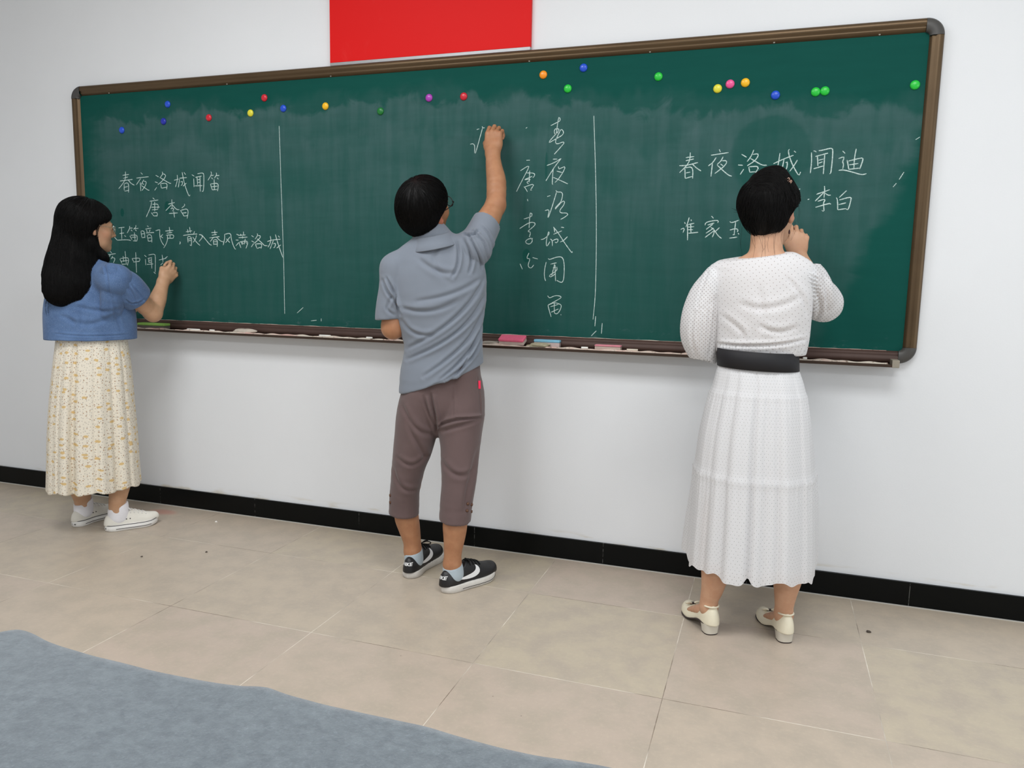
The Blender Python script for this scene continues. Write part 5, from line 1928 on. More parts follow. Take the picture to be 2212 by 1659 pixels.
def eyelet_mat(name, cell, hole, see=0.6):
    """white cotton with punched eyelets in a staggered grid, see-through at each hole"""
    m, nt, b = new_mat(name)
    t = NT(nt)
    A = t.attr('pat').outputs['Vector']
    x, y = t.sep(A)[0], t.sep(A)[1]
    gx, gy = t.math('DIVIDE', x, cell), t.math('DIVIDE', y, cell * 0.5)
    row = t.math('FLOOR', gy)
    odd = t.math('MULTIPLY', t.math('MODULO', t.math('ABSOLUTE', row), 2.0), 0.5)
    fx = t.math('SUBTRACT', t.math('FRACT', t.math('ADD', gx, odd)), 0.5)
    fy = t.math('MULTIPLY', t.math('SUBTRACT', t.math('FRACT', gy), 0.5), 0.5)
    r = t.math('SQRT', t.math('ADD', t.math('MULTIPLY', fx, fx), t.math('MULTIPLY', fy, fy)))
    h = t.math('LESS_THAN', r, hole)
    P = t.pos()
    g = t.noise(P, 500, 3, 0.7)
    t.put(b.inputs['Base Color'], t.mix(g, s2l((229, 229, 231)), s2l((239, 239, 241))))
    b.inputs['Roughness'].default_value = .95
    b.inputs['Specular IOR Level'].default_value = .1
    b.inputs['Transmission Weight'].default_value = 0.0
    rim = t.math('MULTIPLY', t.ramp(r, hole * 1.9, hole * 1.1), 1.0)
    t.bump(b, t.math('ADD', t.math('MULTIPLY', g, .35), rim), .25, .0012)
    tr = t.n('ShaderNodeBsdfTransparent')
    tl = t.n('ShaderNodeBsdfTranslucent')
    tl.inputs[0].default_value = (.9, .9, .9, 1)
    mx0 = t.n('ShaderNodeMixShader')
    mx0.inputs[0].default_value = .22
    nt.links.new(b.outputs[0], mx0.inputs[1])
    nt.links.new(tl.outputs[0], mx0.inputs[2])
    mx = t.n('ShaderNodeMixShader')
    t.put(mx.inputs[0], t.math('MULTIPLY', h, see))
    nt.links.new(mx0.outputs[0], mx.inputs[1])
    nt.links.new(tr.outputs[0], mx.inputs[2])
    nt.links.new(mx.outputs[0], nt.nodes['Material Output'].inputs[0])
    return m


EYE = eyelet_mat('white_eyelet_cotton', .020, .068, .62)
EYE_S = eyelet_mat('white_eyelet_sleeve_cotton', .013, .135, .55)
LIN = cloth_mat('white_cotton_lining', (226, 224, 226), 600, .95, .02, .1)

# bodice
S = Field()
rows = [(568, 1590, 1712, .060), (590, 1548, 1740, .082), (620, 1546, 1746, .098), (670, 1550, 1746, .104), (710, 1552, 1742, .100), (745, 1552, 1737, .094), (775, 1553, 1728, .086)]
C = [(WP(a, v, .01) + WP(b, v, .01)) / 2 for v, a, b, rf in rows]
S.tube(C, [wom.m(b - a) / 2 for v, a, b, rf in rows], [r[3] for r in rows], wom.A, 0, 4)
S.rc(WP(1610, 578, .015), WP(1556, 602, .02), .042, .052, .03)
S.rc(WP(1690, 570, .015), WP(1728, 594, .02), .042, .052, .03)
# neckline: a scooped cut round the neck
nt_ = unit(np.array([0, 0, 1]) - wom.A * .13 - wom.B * .15)
S.half(WP(1640, 556, -.04), nt_, .004, WP(1560, 600, -.2) - .05, WP(1720, 500, .2) + .05)
S.half(WP(1640, 764, 0), (0, 0, -1), .004, WP(1500, 800, -.3) - .1, WP(1800, 720, .3) + .1)
V, F = S.mesh('bodice', .0042, 2)
folds = [([(1640, 700), (1660, 712), (1690, 716), (1720, 705)], .010, .004), ([(1600, 655), (1640, 668), (1690, 660), (1730, 640)], .012, .0035), ([(1700, 600), (1720, 625), (1735, 650), (1742, 680)], .008, .004),
         ([(1640, 620), (1645, 650), (1650, 690), (1640, 720)], .014, .003), ([(1560, 680), (1590, 700), (1610, 720), (1600, 735)], .010, .003), ([(1552, 741), (1600, 744), (1680, 742), (1737, 732)], .006, .006)]
for k in range(26):
    u = 1556 + k * 7
    folds.append(([(u, 742 - (k > 13) * (k - 13) * .5), (u + 1, 750), (u - 1, 757)], .0035, .0022 + .002 * RNG.uniform()))
V = creases(wom, V, F, folds)
V = ruffle(V, F, .0014, 25, 6)
a, z = wom.az(V)
pat = np.column_stack([a + .15 * z, z - .15 * a, 0 * a])
bod = cloth_obj('dress', V, F, EYE, wom_e, pat=pat)

# sleeves: gathered, three-quarter length
for side in (0, 1):
    S = Field()
    if side == 0:
        C = [WP(1550, 600, .02), WP(1524, 645, .015), WP(1512, 690, .005), WP(1510, 730, .02), WP(1522, 772, .045)]
        rs, rf = [.048, .058, .062, .060, .046], [.060, .068, .070, .072, .058]
        S.tube(C, rs, rf, wom.A, 0, 4)
        e_ = WP(1514, 781, .03)
        S.half(e_, unit(np.array([-.15, .45, -1.0])), 0, e_ - [.14, .2, .14], e_ + [.14, .25, .05])
        S.ec(WP(1514, 752, .03), WP(1518, 812, .05), (.036, .05), (.052, .066), wom.A, .006, 's')
    else:
        C = [WP(1728, 600, .02), wsr * .6 + wer * .4, wsr * .25 + wer * .75, wer + np.array([0, .01, -.005])]
        S.tube(C, [.058, .063, .066, .056], [.060, .064, .066, .060], (0, 0, 1), 0, 4)
        f1 = wer * .55 + wwr * .45
        f2 = wer * .30 + wwr * .70
        S.tube([wer, f1, f2], [.056, .058, .047], [.056, .056, .045], wom.A, .03, 4)
        fa = unit(wwr - wer)
        cut = wer * .40 + wwr * .60
        S.half(cut, unit(fa + np.array([-.1, 0, .15])), 0, cut - [.08, .07, .05], cut + [.1, .12, .12])
        S.ec(cut - fa * .015, cut + fa * .06, (.034, .034), (.050, .050), wom.A, .005, 's')
    V, F = S.mesh('sleeve', .0042, 2)
    folds = []
    if side == 0:
        for k in range(11):
            t_ = k / 10
            u0, v0 = 1530 + 24 * t_, 588 + 10 * t_ + 25 * t_ * t_
            folds.append(([(u0, v0), (u0 - 12 + 10 * t_, v0 + 35), (u0 - 22 + 14 * t_, v0 + 75)], .0042, .0055))
        for k in range(5):
            folds.append(([(1545 - k * 10, 640 + 8 * k), (1542 - k * 11, 690 + 6 * k), (1536 - k * 9, 740), (1530 - k * 6, 775)], .007, .0065))
    else:
        for k in range(10):
            t_ = k / 9
            u0, v0 = 1736 + 4 * t_, 590 + 85 * t_
            folds.append(([(u0, v0), (u0 + 16, v0 + 8 - 10 * t_), (u0 + 36, v0 + 16 - 24 * t_)], .0042, .0055))
        folds += [([(1760, 620), (1772, 650), (1776, 675), (1765, 695)], .007, .006), ([(1745, 640), (1752, 665), (1758, 685), (1750, 700)], .006, .006), ([(1778, 585), (1785, 610), (1790, 640), (1786, 670)], .008, .005), ([(1745, 562), (1758, 570), (1772, 574), (1785, 572)], .005, .004)]
    V = creases(wom, V, F, folds)
    V = ruffle(V, F, .0024, 30, 12 + side)
    a, z = wom.az(V)
    cloth_obj('sleeve', V, F, EYE_S, bod, pat=np.column_stack([a, z, 0 * a]))

# skirt: tiered, the far side flaring wider than the near side
n = 240
th = np.arange(n) * 2 * math.pi / n            # 0 = right, pi/2 = away, 3pi/2 = near
near = np.clip(-np.sin(th), 0, 1)
far = np.clip(np.sin(th), 0, 1)
srng = np.random.default_rng(5)
PHS = {k: srng.uniform(0, 6.28, 2) for k in (5, 8, 11, 14, 19, 27)}


def wave(k, a):
    return a * np.sin(k * th + PHS[k][0]) * (1 + .6 * np.sin(2 * th + PHS[k][1]))


rows = [(778, 1556, 1721, 1556, 1721, .78, .0), (794, 1551.5, 1725, 1551.5, 1725, .80, .05), (806, 1547, 1730, 1547, 1731, .82, .3), (830, 1541, 1738, 1536, 1742, .84, .5), (880, 1527, 1748, 1516, 1757, .86, .7), (940, 1514, 1753, 1500, 1768, .88, .8),
        (1010, 1505, 1757, 1489, 1777, .9, .9), (1080, 1499, 1759, 1476, 1783, .92, 1.0), (1150, 1493, 1760, 1462, 1783, .94, 1.05), (1222, 1487, 1759, 1452, 1781, .96, 1.1)]
R = []
for v, nl, nr, fl, fr, dr, am in rows:
    pl_, pr_ = WP(nl, v, 0), WP(nr, v, 0)
    ql_, qr_ = WP(fl, v, .0), WP(fr, v, .0)
    cn, cf = (pl_ + pr_) / 2, (ql_ + qr_) / 2
    hn_, hf2 = np.linalg.norm(pr_ - pl_) / 2, np.linalg.norm(qr_ - ql_) / 2
    # near half uses the near outline, far half swings out to the far outline past the sides
    q = 1 / (1 + np.exp(-(np.sin(th) - .22) * 14))
    # a tuck where the two halves meet
    hw = hn_ * (1 - q) + hf2 * q
    c = cn[None, :] * (1 - q)[:, None] + cf[None, :] * q[:, None]
    f_ = am * (wave(5, .020) + wave(8, .022) + wave(11, .020) + wave(14, .014) + wave(19, .010) + wave(27, .008))
    # deep folds on the near side
    for ang, wd, dp in ((1.5 * math.pi - .02, .05, .11), (1.5 * math.pi + .42, .05, .05), (1.5 * math.pi + .20, .035, .03), (1.5 * math.pi - .45, .05, .05), (1.5 * math.pi - .80, .06, .05), (1.5 * math.pi + .95, .05, .05)):
        f_ = f_ - am * dp * np.exp(-((th - ang) / wd) ** 2)
    rr = 1 + f_
    P = c + (np.cos(th) * hw * (1 + .25 * f_))[:, None] * wom.A + (np.sin(th) * hn_ * dr * .92 * rr + .045 * far * am)[:, None] * wom.B
    R.append(P)
R = resample_rings(np.array(R), 12)
nr_ = len(R)
# tier seams puff out and gathers under each seam; hem wanders
vrow = np.linspace(0, 1, nr_)
for i in range(nr_):
    t_ = vrow[i]
    for seam in (.085, .38, .685):
        g = np.exp(-((t_ - seam) / .012) ** 2)
        dwn = np.exp(-(max(0, t_ - seam) / .10)) if t_ >= seam else 0
        ph = 57 if seam > .1 else 73
        k = 1 + .014 * g + dwn * (.006 + .011 * np.sin(ph * th + seam * 20) * .8 + .004 * np.sin(31 * th + seam * 9))
        c = R[i].mean(0)
        d = R[i] - c
        R[i] = c + d * np.array([1, 1, 0]) * (k if np.ndim(k) == 0 else k[:, None]) + d * np.array([0, 0, 1])
top = max(0, 1)
gath = np.exp(-vrow / .10)
for i in range(nr_):
    c = R[i].mean(0)
    d = R[i] - c
    R[i] = c + d * (1 + (gath[i] * .016 * np.sin(44 * th) * min(1, max(0, (vrow[i] - .04) / .05))))[:, None]
w_ = np.clip((vrow - .8) / .2, 0, 1)[:, None]
R[:, :, 2] += w_ * (.007 * np.sin(5 * th + .5) + .005 * np.sin(12 * th + 2) + .003 * np.sin(23 * th) + .014 * np.exp(-((th - 1.5 * math.pi + .02) / .05) ** 2) + .012 * far + .034 * np.clip(far, 0, .5))[None, :]
V, F = loft(R)
arc = th * .30
pat = np.column_stack([np.tile(arc, nr_), np.repeat(R[:, :, 2].mean(1), n), np.zeros(len(V))])
sk = cloth_obj('skirt', V, F, EYE, bod, pat=pat)
# lining just inside
Rl = R.copy()
for i in range(nr_):
    c = Rl[i].mean(0)
    Rl[i] = c + (Rl[i] - c) * np.array([.955, .95, 1])
V, F = loft(Rl[:int(nr_ * .97)])
cloth_obj('skirt_lining', V, F, LIN, bod)

# belt
R = []
for v, a, b, k in ((757.5, 1553, 1723, .93), (756.0, 1550.5, 1725.5, .995), (756.6, 1549.6, 1726, 1.01), (776, 1549.6, 1726, 1.01), (794.5, 1550, 1726.5, 1.01), (795.2, 1551, 1725.6, .995), (793.5, 1553, 1723, .93)):
    pl_, pr_ = WP(a - .5, v, 0), WP(b + .5, v, 0)
    c, hw = (pl_ + pr_) / 2, np.linalg.norm(pr_ - pl_) / 2
    tl = np.cos(th) * -.004
    P = c + (np.cos(th) * hw * k)[:, None] * wom.A + (np.sin(th) * hw * .80 * k)[:, None] * wom.B
    P[:, 2] += tl
    R.append(P)
V, F = loft(R)
link('belt', mesh_np('belt', V, F), plain('black_belt_leather', (25, 24, 28), .62, 0, .4, .1, 80), wom_e, label='wide black belt')

# shoes: cream block-heeled flats
CRM = plain('cream_patent_leather', (232, 224, 200), .38, 0, .5, .05, 50)
HEELM = plain('pale_heel', (212, 206, 192), .5, 0, .4, .04)
DRK = plain('dark_sole', (52, 40, 40), .6)
for heel, T, right in ((WHEEL_L, TW_L, False), (WHEEL_R, TW_R, True)):
    e = empty('shoe', heel, None, None)
    e.parent = wom_e
    e.matrix_parent_inverse = world_matrix(wom_e).inverted()
    L, Wd = .232, .082
    lift = lambda y: .034 * (1 - np.clip((y - .05) / .11, 0, 1) ** 1.0 * 1.0) + .004

    def lifted(P):
        Q = np.array(P, float)
        y = Q[:, 1]
        s = np.clip((y - .045) / .115, 0, 1)
        s = s * s * (3 - 2 * s)
        Q[:, 2] += .034 * (1 - s)
        return Q
    V, F = sole_mesh(L, Wd, .006, .010, .001)
    link('sole', mesh_np('sole', T(lifted(V)), F if right else F[:, ::-1]), DRK, e, label='thin dark sole')
    S = shoe_upper(L, Wd, .005, [(.06, .28, .066), (.13, .350, .070), (.26, .350, .062), (.40, .33, .046), (.52, .37, .040), (.66, .43, .041), (.80, .43, .038), (.91, .34, .033), (.96, .22, .028)], None, None)
    S.tube([(0, .047, .088), (0, .085, .072), (0, .125, .056), (0, .152, .052)], [.0235, .0255, .028, .018], [.040, .040, .036, .018], (1, 0, 0), .006, 4, 's')
    V, F = S.mesh('upper', .0026, 2)
    link('upper', mesh_np('upper', T(lifted(V)), F if right else F[:, ::-1]), CRM, e)
    # rolled edge round the heel opening
    rim = [(math.sin(a) * .0262, .036 - math.cos(a) * .034, .0655 + .003 * math.cos(a)) for a in np.linspace(-1.35, 1.35, 25)]
    V, F = tube_path(T(lifted(np.array(rim))), .0032, 8)
    link('rolled_edge', mesh_np('rolled_edge', V, F), CRM, e)
    # block heel
    R = []
    for z, hw, y0, y1 in ((.0, .0245, .0045, .049), (.0035, .025, .004, .0495), (.0042, .025, .004, .0495), (.020, .0262, .002, .053), (.042, .029, -.002, .062)):
        P = []
        for a_ in np.linspace(0, 2 * math.pi, 40, endpoint=False):
            ca, sa = math.cos(a_), math.sin(a_)
            ex = .38 if sa > 0 else .8
            P.append((hw * np.sign(ca) * abs(ca) ** (.45 if sa > 0 else .8), (y0 + y1) / 2 + (y1 - y0) / 2 * np.sign(sa) * abs(sa) ** ex, z))
        R.append(np.array(P))
    V, F = loft(R[2:])
    hl = link('heel', mesh_np('heel', T(V), F if right else F[:, ::-1]), HEELM, e)
    V, F = loft(R[:3])
    V = np.vstack([V, R[0].mean(0)])
    nn_ = len(R[0])
    F = np.vstack([F, [(len(V) - 1, (k + 2) % nn_, (k + 1) % nn_, k) for k in range(0, nn_, 2)]])
    link('heel_tip', mesh_np('heel_tip', T(V), F if right else F[:, ::-1]), DRK, hl)
    # bow with a dark bar on the toe
    bx = []
    for sx in (-1, 1):
        bx.append(tube_path(smooth_path([(0, .175, .043), (sx * .014, .170, .052), (sx * .026, .172, .050), (sx * .024, .180, .045), (0, .178, .043)], 2), .0036, 6))
    V, F = join_vf(bx)
    link('bow', mesh_np('bow', T(V), F if right else F[:, ::-1]), CRM, e)
    bm = bmesh.new()
    add_box(bm, (-.010, .170, .042), (.010, .180, .049), .002)
    me = bm_mesh('buckle', bm)
    vv = np.array([v.co for v in me.vertices])
    me.vertices.foreach_set('co', T(vv).astype(np.float32).ravel())
    link('buckle', me, DRK, e, smooth=False)

# ================================================================== the young woman on the left
SKIN_G = skin_mat('light_skin', (200, 158, 126), (190, 147, 114))
gir = Stand(0.50, -0.42)
GP = gir.p
gir_e = empty('person', (0.50, -0.42, 0), 'woman with long black hair in denim jacket and floral skirt writing at the left end', 'person', 'people writing at the board')
GH_R, GH_L = np.array([.553, -.460, 0]), np.array([.366, -.470, 0])
GYR, GYL = math.radians(33), math.radians(2)
TG_R, TG_L = shoe_frame(GH_R, GYR, True), shoe_frame(GH_L, GYL, False)


def gb(w):
    return float((np.asarray(w) - gir.base) @ gir.B)


S = Field()
hf = unit(gir.A * .95 + gir.B * .33 + np.array([0, 0, -.06]))
hu = np.array([0, 0, 1.0]) + gir.A * .02
hc = GP(194, 491, .0)
Lg, Rg = head(S, hc, hf, hu, .93, GP(192, 585, .0), .047)
X = np.array([1.0, 0, 0])
S.tube([GP(197, 800, 0), GP(195, 735, 0), GP(194, 665, 0), GP(194, 615, 0), GP(193, 575, 0)], [.125, .105, .120, .110, .05], [.080, .075, .085, .070, .05], X, .02)
gsr, gsl = GP(194, 603, 0) + X * .155 + np.array([0, -.0, 0]), GP(194, 603, 0) - X * .155
S.rc(GP(193, 585, 0), gsr, .042, .046, .03)
S.rc(GP(193, 585, 0), gsl, .042, .046, .03)
ger = at_y(331, 677, -.235)
gwr = at_y(354, 606, -.125)
S.tube([gsr, gsr * .5 + ger * .5, ger], [.050, .044, .038], [.050, .044, .038], (0, 0, 1), .03)
S.tube([ger, ger * .6 + gwr * .4, ger * .25 + gwr * .75, gwr], [.038, .0385, .030, .0255], [.038, .037, .027, .021], gir.A, .02)
hand(S, gwr, unit(gir.A * .72 + np.array([0, 0, .80]) + gir.B * .45), unit(gir.A * .35 - gir.B * .75 - np.array([0, 0, .25]) * 0), .92, -1, ((34, 84, 55), (40, 92, 55), (40, 92, 55), (44, 92, 55)), 1.1, .025, .5)
gel = gsl - X * .06 + np.array([0, .04, -.23])
gwl = gel + np.array([.10, .20, .04])
S.tube([gsl, gsl * .5 + gel * .5, gel], [.048, .042, .035], [.048, .042, .035], X, .03)
S.tube([gel, gel * .5 + gwl * .5, gwl], [.035, .032, .024], [.035, .032, .021], (0, 0, 1), .02)
hand(S, gwl, gwl - gel, unit(np.array([.0, .1, -.9])), .9, 1, (35, 45, 30), .9, .024)
for rows, T in ((((820, 178, 38), (960, 172, 28), (1035, 174, 22), (1058, 175, 19)), TG_L),
                (((820, 232, 38), (960, 250, 29), (1020, 257, 23), (1045, 259, 19.5)), TG_R)):
    ank = T([0, .055, .09])[0]
    b = gb(ank)
    C = [GP(u, v, b * min(1, (v - 820) / 240)) for v, u, w in rows]
    r = [gir.m(w * (.72 if v < 1010 else 1), b) for v, u, w in rows]
    C += [T([0, .052, .125])[0], T([0, .052, .09])[0]]
    r += [.035, .031]
    S.tube(C, r, [x * 1.08 for x in r], gir.A, .02)
    sx = T([1, 0, 0])[0] - T([0, 0, 0])[0]
    S.tube([C[-1], T([0, .052, .055])[0], T([0, .10, .045])[0], T([0, .155, .028])[0]], [r[-1], .025, .027, .030], [r[-1], .030, .024, .012], sx, .015)
V, F = S.mesh('body', .0036, 2)
body_mesh('body', V, F, SKIN_G, gir_e, [(Lg(0, .096, -.062), .014, .75), (Lg(.062, .05, -.03), .03, .22), (Lg(.085, -.01, -.01), .025, .3)])
# eyes and brows
for s in (-1, 1):
    c = Lg(s * .031, .0925, .003)
    bm = bmesh.new()
    bmesh.ops.create_uvsphere(bm, u_segments=12, v_segments=8, radius=.0044)
    bmesh.ops.transform(bm, matrix=Matrix.Translation(Vector(c)), verts=bm.verts)
    link('eye', bm_mesh('eye', bm), plain('dark_iris', (34, 24, 20), .15), gir_e)
    V, F = tube_path(smooth_path([Lg(s * .014, .0985, .019), Lg(s * .030, .0975, .024), Lg(s * .046, .087, .020)], 2), [.0018] * 9 + [.0008], 6)
    link('eyebrow', mesh_np('eyebrow', V, F), HAIR, gir_e)
    V, F = tube_path(smooth_path([Lg(s * .018, .096, .006), Lg(s * .031, .0985, .0095), Lg(s * .044, .090, .006)], 2), .0011, 5)
    link('eyelash', mesh_np('eyelash', V, F), HAIR, gir_e)
glasses(gir_e, Lg, plain('thin_gold_frame', (206, 196, 176), .25, .8), .0235, .0195, .108, -.004, .0010, .0010, ear_y=-.012, ear_z=.012)

# hair: long, straight, down the back to the jacket
H = Field()
H.ell(Lg(0, -.020, .032), (.092, .112, .096), Rg, 0)
H.ell(Lg(0, -.055, -.02), (.086, .075, .09), Rg, .03)
H.half(Lg(0, .040, .016), Rg[1] * .66 - Rg[2] * .75, .012)
for s in (-1, 1):
    H.ell(Lg(s * .088, .078, -.046), (.052, .090, .088), Rg, .012, 's')
rows = [(470, 174, 38, .085, .0), (500, 168, 38, .085, .0), (530, 162, 38, .080, -.01), (560, 157, 42, .074, -.03), (590, 151, 43, .064, -.05), (612, 144, 40, .054, -.07), (630, 137, 34, .046, -.08), (640, 140, 25, .036, -.085), (648, 147, 13, .018, -.085)]
H.tube([GP(u, v, b) for v, u, w, d, b in rows], [gir.m(w, b) for v, u, w, d, b in rows], [d for v, u, w, d, b in rows], gir.A, .03, 3)
# lock falling in front of the near shoulder
H.tube([Lg(.050, -.030, -.08), GP(208, 548, -.03), GP(222, 556, -.03), GP(232, 562, -.03)], [.026, .028, .022, .008], [.03, .028, .02, .008], gir.A, .03)
V, F = H.mesh('hair', .0045, 2)
V = ruffle(V, F, .0018, 40, 9)
bv = field_bvh(V, F)
sd = V[RNG.choice(len(V), 5200)]


def gir_flow(p, n):
    if p[2] > hc[2] + .03:
        d = p - Lg(0, .01, .13)
        return np.array([d[0], d[1], -abs(d[2]) - .03])
    return np.array([-.03, -.02, -1.0])


paths = comb(bv, sd, gir_flow, 12, .016, .005, .003, RNG)
# fly-away hairs along the back
for k in range(140):
    q = RNG.uniform(0, 1)
    u0 = np.interp(q, [0, .4, .7, 1], [138, 122, 112, 100])
    v0 = np.interp(q, [0, .4, .7, 1], [470, 540, 590, 630])
    du = -RNG.gamma(2.0, 2.2)
    paths.append(np.array([GP(u0 + 5 + du * math.sin(t_ * math.pi * .8) - t_ * 11 * (q < .8), v0 + t_ * 55, RNG.uniform(-.09, .02)) for t_ in np.linspace(0, 1, 7)]))
hv, hf_ = strands_mesh(paths, .0006)
V2, F2 = join_vf([(V, F), (hv, hf_)])
link('hair', mesh_np('hair', V2, F2), HAIR, gir_e)


def denim_mat():
    m, nt, b = new_mat('blue_denim')
    t = NT(nt)
    P = t.pos()
    g = t.noise(t.scale(P, (1, 1, .25)), 700, 2, .7)
    f = t.noise(P, 9, 4, .6)
    col = t.mix(t.ramp(f, .3, .7), s2l((74, 98, 136)), s2l((90, 117, 158)))
    col = t.mix(t.math('MULTIPLY', t.ramp(g, .45, .7), .35), col, s2l((140, 162, 196)))
    t.put(b.inputs['Base Color'], col)
    b.inputs['Roughness'].default_value = .95
    b.inputs['Specular IOR Level'].default_value = .1
    b.inputs['Sheen Weight'].default_value = .15
    t.bump(b, g, .2, .0012)
    return m


DEN = denim_mat()
S = Field()
rows = [(575, 165, 228, .060), (600, 140, 250, .082), (635, 122, 262, .100), (665, 116, 270, .110), (700, 116, 274, .112), (738, 117, 275, .114), (770, 117, 275, .114)]
C = [(GP(a, v, 0) + GP(b, v, 0)) / 2 for v, a, b, rf in rows]
S.tube(C, [gir.m(b - a) / 2 for v, a, b, rf in rows], [r[3] for r in rows], gir.A, 0, 4)
S.rc(GP(190, 583, 0), gsr, .046, .056, .03)
S.rc(GP(190, 583, 0), gsl, .046, .056, .03)
for g_, sx_ in ((gsr, -1), (gsl, 1)):
    S.tube([g_, g_ + np.array([sx_ * .018, .0, -.08]), g_ + np.array([sx_ * .050, .0, -.17])], [.048, .046, .030], [.056, .06, .045], X, .08)
S.ec(GP(193, 560, 0), GP(193, 585, 0), (.060, .060), (.066, .066), gir.A, .02)
hz = GP(196, 736, -.09)
S.half(hz, (0, 0, -1), 0, hz - [.4, .4, .3], hz + [.4, .4, .02])
V, F = S.mesh('jacket', .0042, 2)
folds = [([(160, 660), (200, 668), (235, 672), (262, 662)], .010, .004), ([(150, 690), (190, 700), (225, 690), (255, 672)], .012, .004), ([(175, 640), (180, 665), (178, 690), (170, 710)], .010, .003),
         ([(118, 718), (170, 722), (220, 722), (274, 720)], .0035, .004), ([(118, 733), (170, 735), (220, 735), (274, 733)], .003, .002), ([(240, 640), (246, 665), (252, 690), (262, 710)], .008, .005),
         ([(225, 575), (232, 605), (236, 640), (238, 670)], .005, .004), ([(130, 680), (150, 685), (165, 700), (160, 715)], .010, .003)]
V = creases(gir, V, F, folds)
V = ruffle(V, F, .0016, 24, 21)
jac = cloth_obj('denim_jacket', V, F, DEN, gir_e)
for side in (1, -1):
    S = Field()
    s0, e0 = (gsr, ger) if side == 1 else (gsl, gel)
    d = unit(e0 - s0)
    LA = np.linalg.norm(e0 - s0)
    up = np.array([0, 0, 1.0])
    C = [s0 - d * .03 + up * .004, s0 + d * LA * .22 + up * .012, s0 + d * LA * .46 + up * .006, s0 + d * LA * .66]
    S.tube(C, [.050, .070, .072, .062], [.052, .072, .072, .062], (0, 0, 1), 0, 4)
    cut = s0 + d * LA * .56
    S.half(cut, d, 0, cut - .16, cut + .16)
    S.ec(cut - d * .03, cut + d * .08, (.052, .052), (.062, .062), (0, 0, 1), .006, 's')
    V, F = S.mesh('sleeve', .004, 2)
    if side == 1:
        fl = []
        for k in range(7):
            t_ = k / 6
            u0, v0 = 222 + 26 * t_, 566 + 8 * t_
            fl.append(([(u0, v0), (u0 + 7 + 6 * t_, v0 + 22), (u0 + 10 + 10 * t_, v0 + 46)], .005, .009))
        fl += [([(262, 600), (275, 620), (285, 638), (290, 655)], .007, .006), ([(282, 615), (296, 632), (304, 642), (308, 648)], .005, .006), ([(240, 620), (255, 640), (262, 655), (262, 668)], .007, .006), ([(268, 645), (282, 655), (296, 652), (308, 646)], .004, .004)]
        V = creases(gir, V, F, fl)
    V = ruffle(V, F, .0022, 30, 30 + side)
    cloth_obj('sleeve', V, F, DEN, jac)


def floral_mat():
    m, nt, b = new_mat('cream_floral_print')
    t = NT(nt)
    A = t.attr('pat').outputs['Vector']

    def spots(scale, thr, seed, stretch=(1, 1.2, 1)):
        mp = t.n('ShaderNodeVectorMath', operation='ADD')
        t.put(mp.inputs[0], t.scale(A, stretch))
        mp.inputs[1].default_value = (seed * 3.1, seed * 1.7, 0)
        wob = t.n('ShaderNodeTexNoise')
        t.put(wob.inputs['Vector'], mp.outputs[0])
        wob.inputs['Scale'].default_value = scale * 2.2
        ad = t.n('ShaderNodeVectorMath', operation='MULTIPLY_ADD')
        t.put(ad.inputs[0], wob.outputs['Color'])
        ad.inputs[1].default_value = (.35 / scale, .35 / scale, 0)
        t.put(ad.inputs[2], mp.outputs[0])
        vo = t.n('ShaderNodeTexVoronoi')
        vo.voronoi_dimensions = '2D'
        t.put(vo.inputs['Vector'], ad.outputs[0])
        vo.inputs['Scale'].default_value = scale
        vo.inputs['Randomness'].default_value = .75
        return t.math('SUBTRACT', 1.0, t.ramp(vo.outputs['Distance'], thr * .75, thr)), t.sep(vo.outputs['Color'])[0]
    s1, _c = spots(62, .19, 1)
    s2, c2 = spots(25, .25, 2, (.6, 1.5, 1))
    s3, c3 = spots(46, .18, 3)
    col = t.mix(t.math('MULTIPLY', s1, .75), s2l((228, 220, 204)), s2l((168, 160, 152)))
    col = t.mix(t.math('MULTIPLY', s3, t.math('GREATER_THAN', c3, .45)), col, s2l((178, 152, 128)))
    col = t.mix(t.math('MULTIPLY', s2, t.math('MULTIPLY', t.math('GREATER_THAN', c2, .55), .9)), col, s2l((212, 180, 122)))
    t.put(b.inputs['Base Color'], col)
    b.inputs['Roughness'].default_value = .9
    b.inputs['Specular IOR Level'].default_value = .1
    return m


FLO = floral_mat()
n = 200
th = np.arange(n) * 2 * math.pi / n
near = np.clip(-np.sin(th), 0, 1)
rows = [(722, 122, 273, .62, .1), (745, 119, 276, .66, .5), (800, 112, 284, .74, .7), (870, 105, 290, .80, .85), (940, 101, 296, .84, 1.0), (1000, 100, 300, .88, 1.1), (1049, 99, 304, .90, 1.2)]
R = []
for v, a, b, dr, am in rows:
    pl_, pr_ = GP(a, v, 0), GP(b, v, 0)
    c, hw = (pl_ + pr_) / 2, np.linalg.norm(pr_ - pl_) / 2
    f_ = am * (.036 * np.sin(8 * th + 1.0) * (1 + .6 * np.sin(3 * th + .5)) + .024 * np.sin(13 * th + .3) + .014 * np.sin(23 * th + 2))
    for ang, wd, dp in ((1.5 * math.pi - .48, .08, .20), (1.5 * math.pi + .50, .06, .13), (1.5 * math.pi + .06, .06, .07), (1.5 * math.pi - .85, .05, .08), (1.5 * math.pi + .9, .05, .06)):
        f_ = f_ - am * dp * np.exp(-((th - ang) / wd) ** 2)
    P = c + (np.cos(th) * hw * (1 + .2 * f_))[:, None] * gir.A + (np.sin(th) * hw * dr * (1 + f_))[:, None] * gir.B
    R.append(P)
R = resample_rings(np.array(R), 12)
nr_ = len(R)
vrow = np.linspace(0, 1, nr_)
for i in range(nr_):
    c = R[i].mean(0)
    d = R[i] - c
    R[i] = c + d * (1 + np.exp(-vrow[i] / .15) * .016 * np.sin(38 * th))[:, None]
w_ = np.clip((vrow - .7) / .3, 0, 1)[:, None]
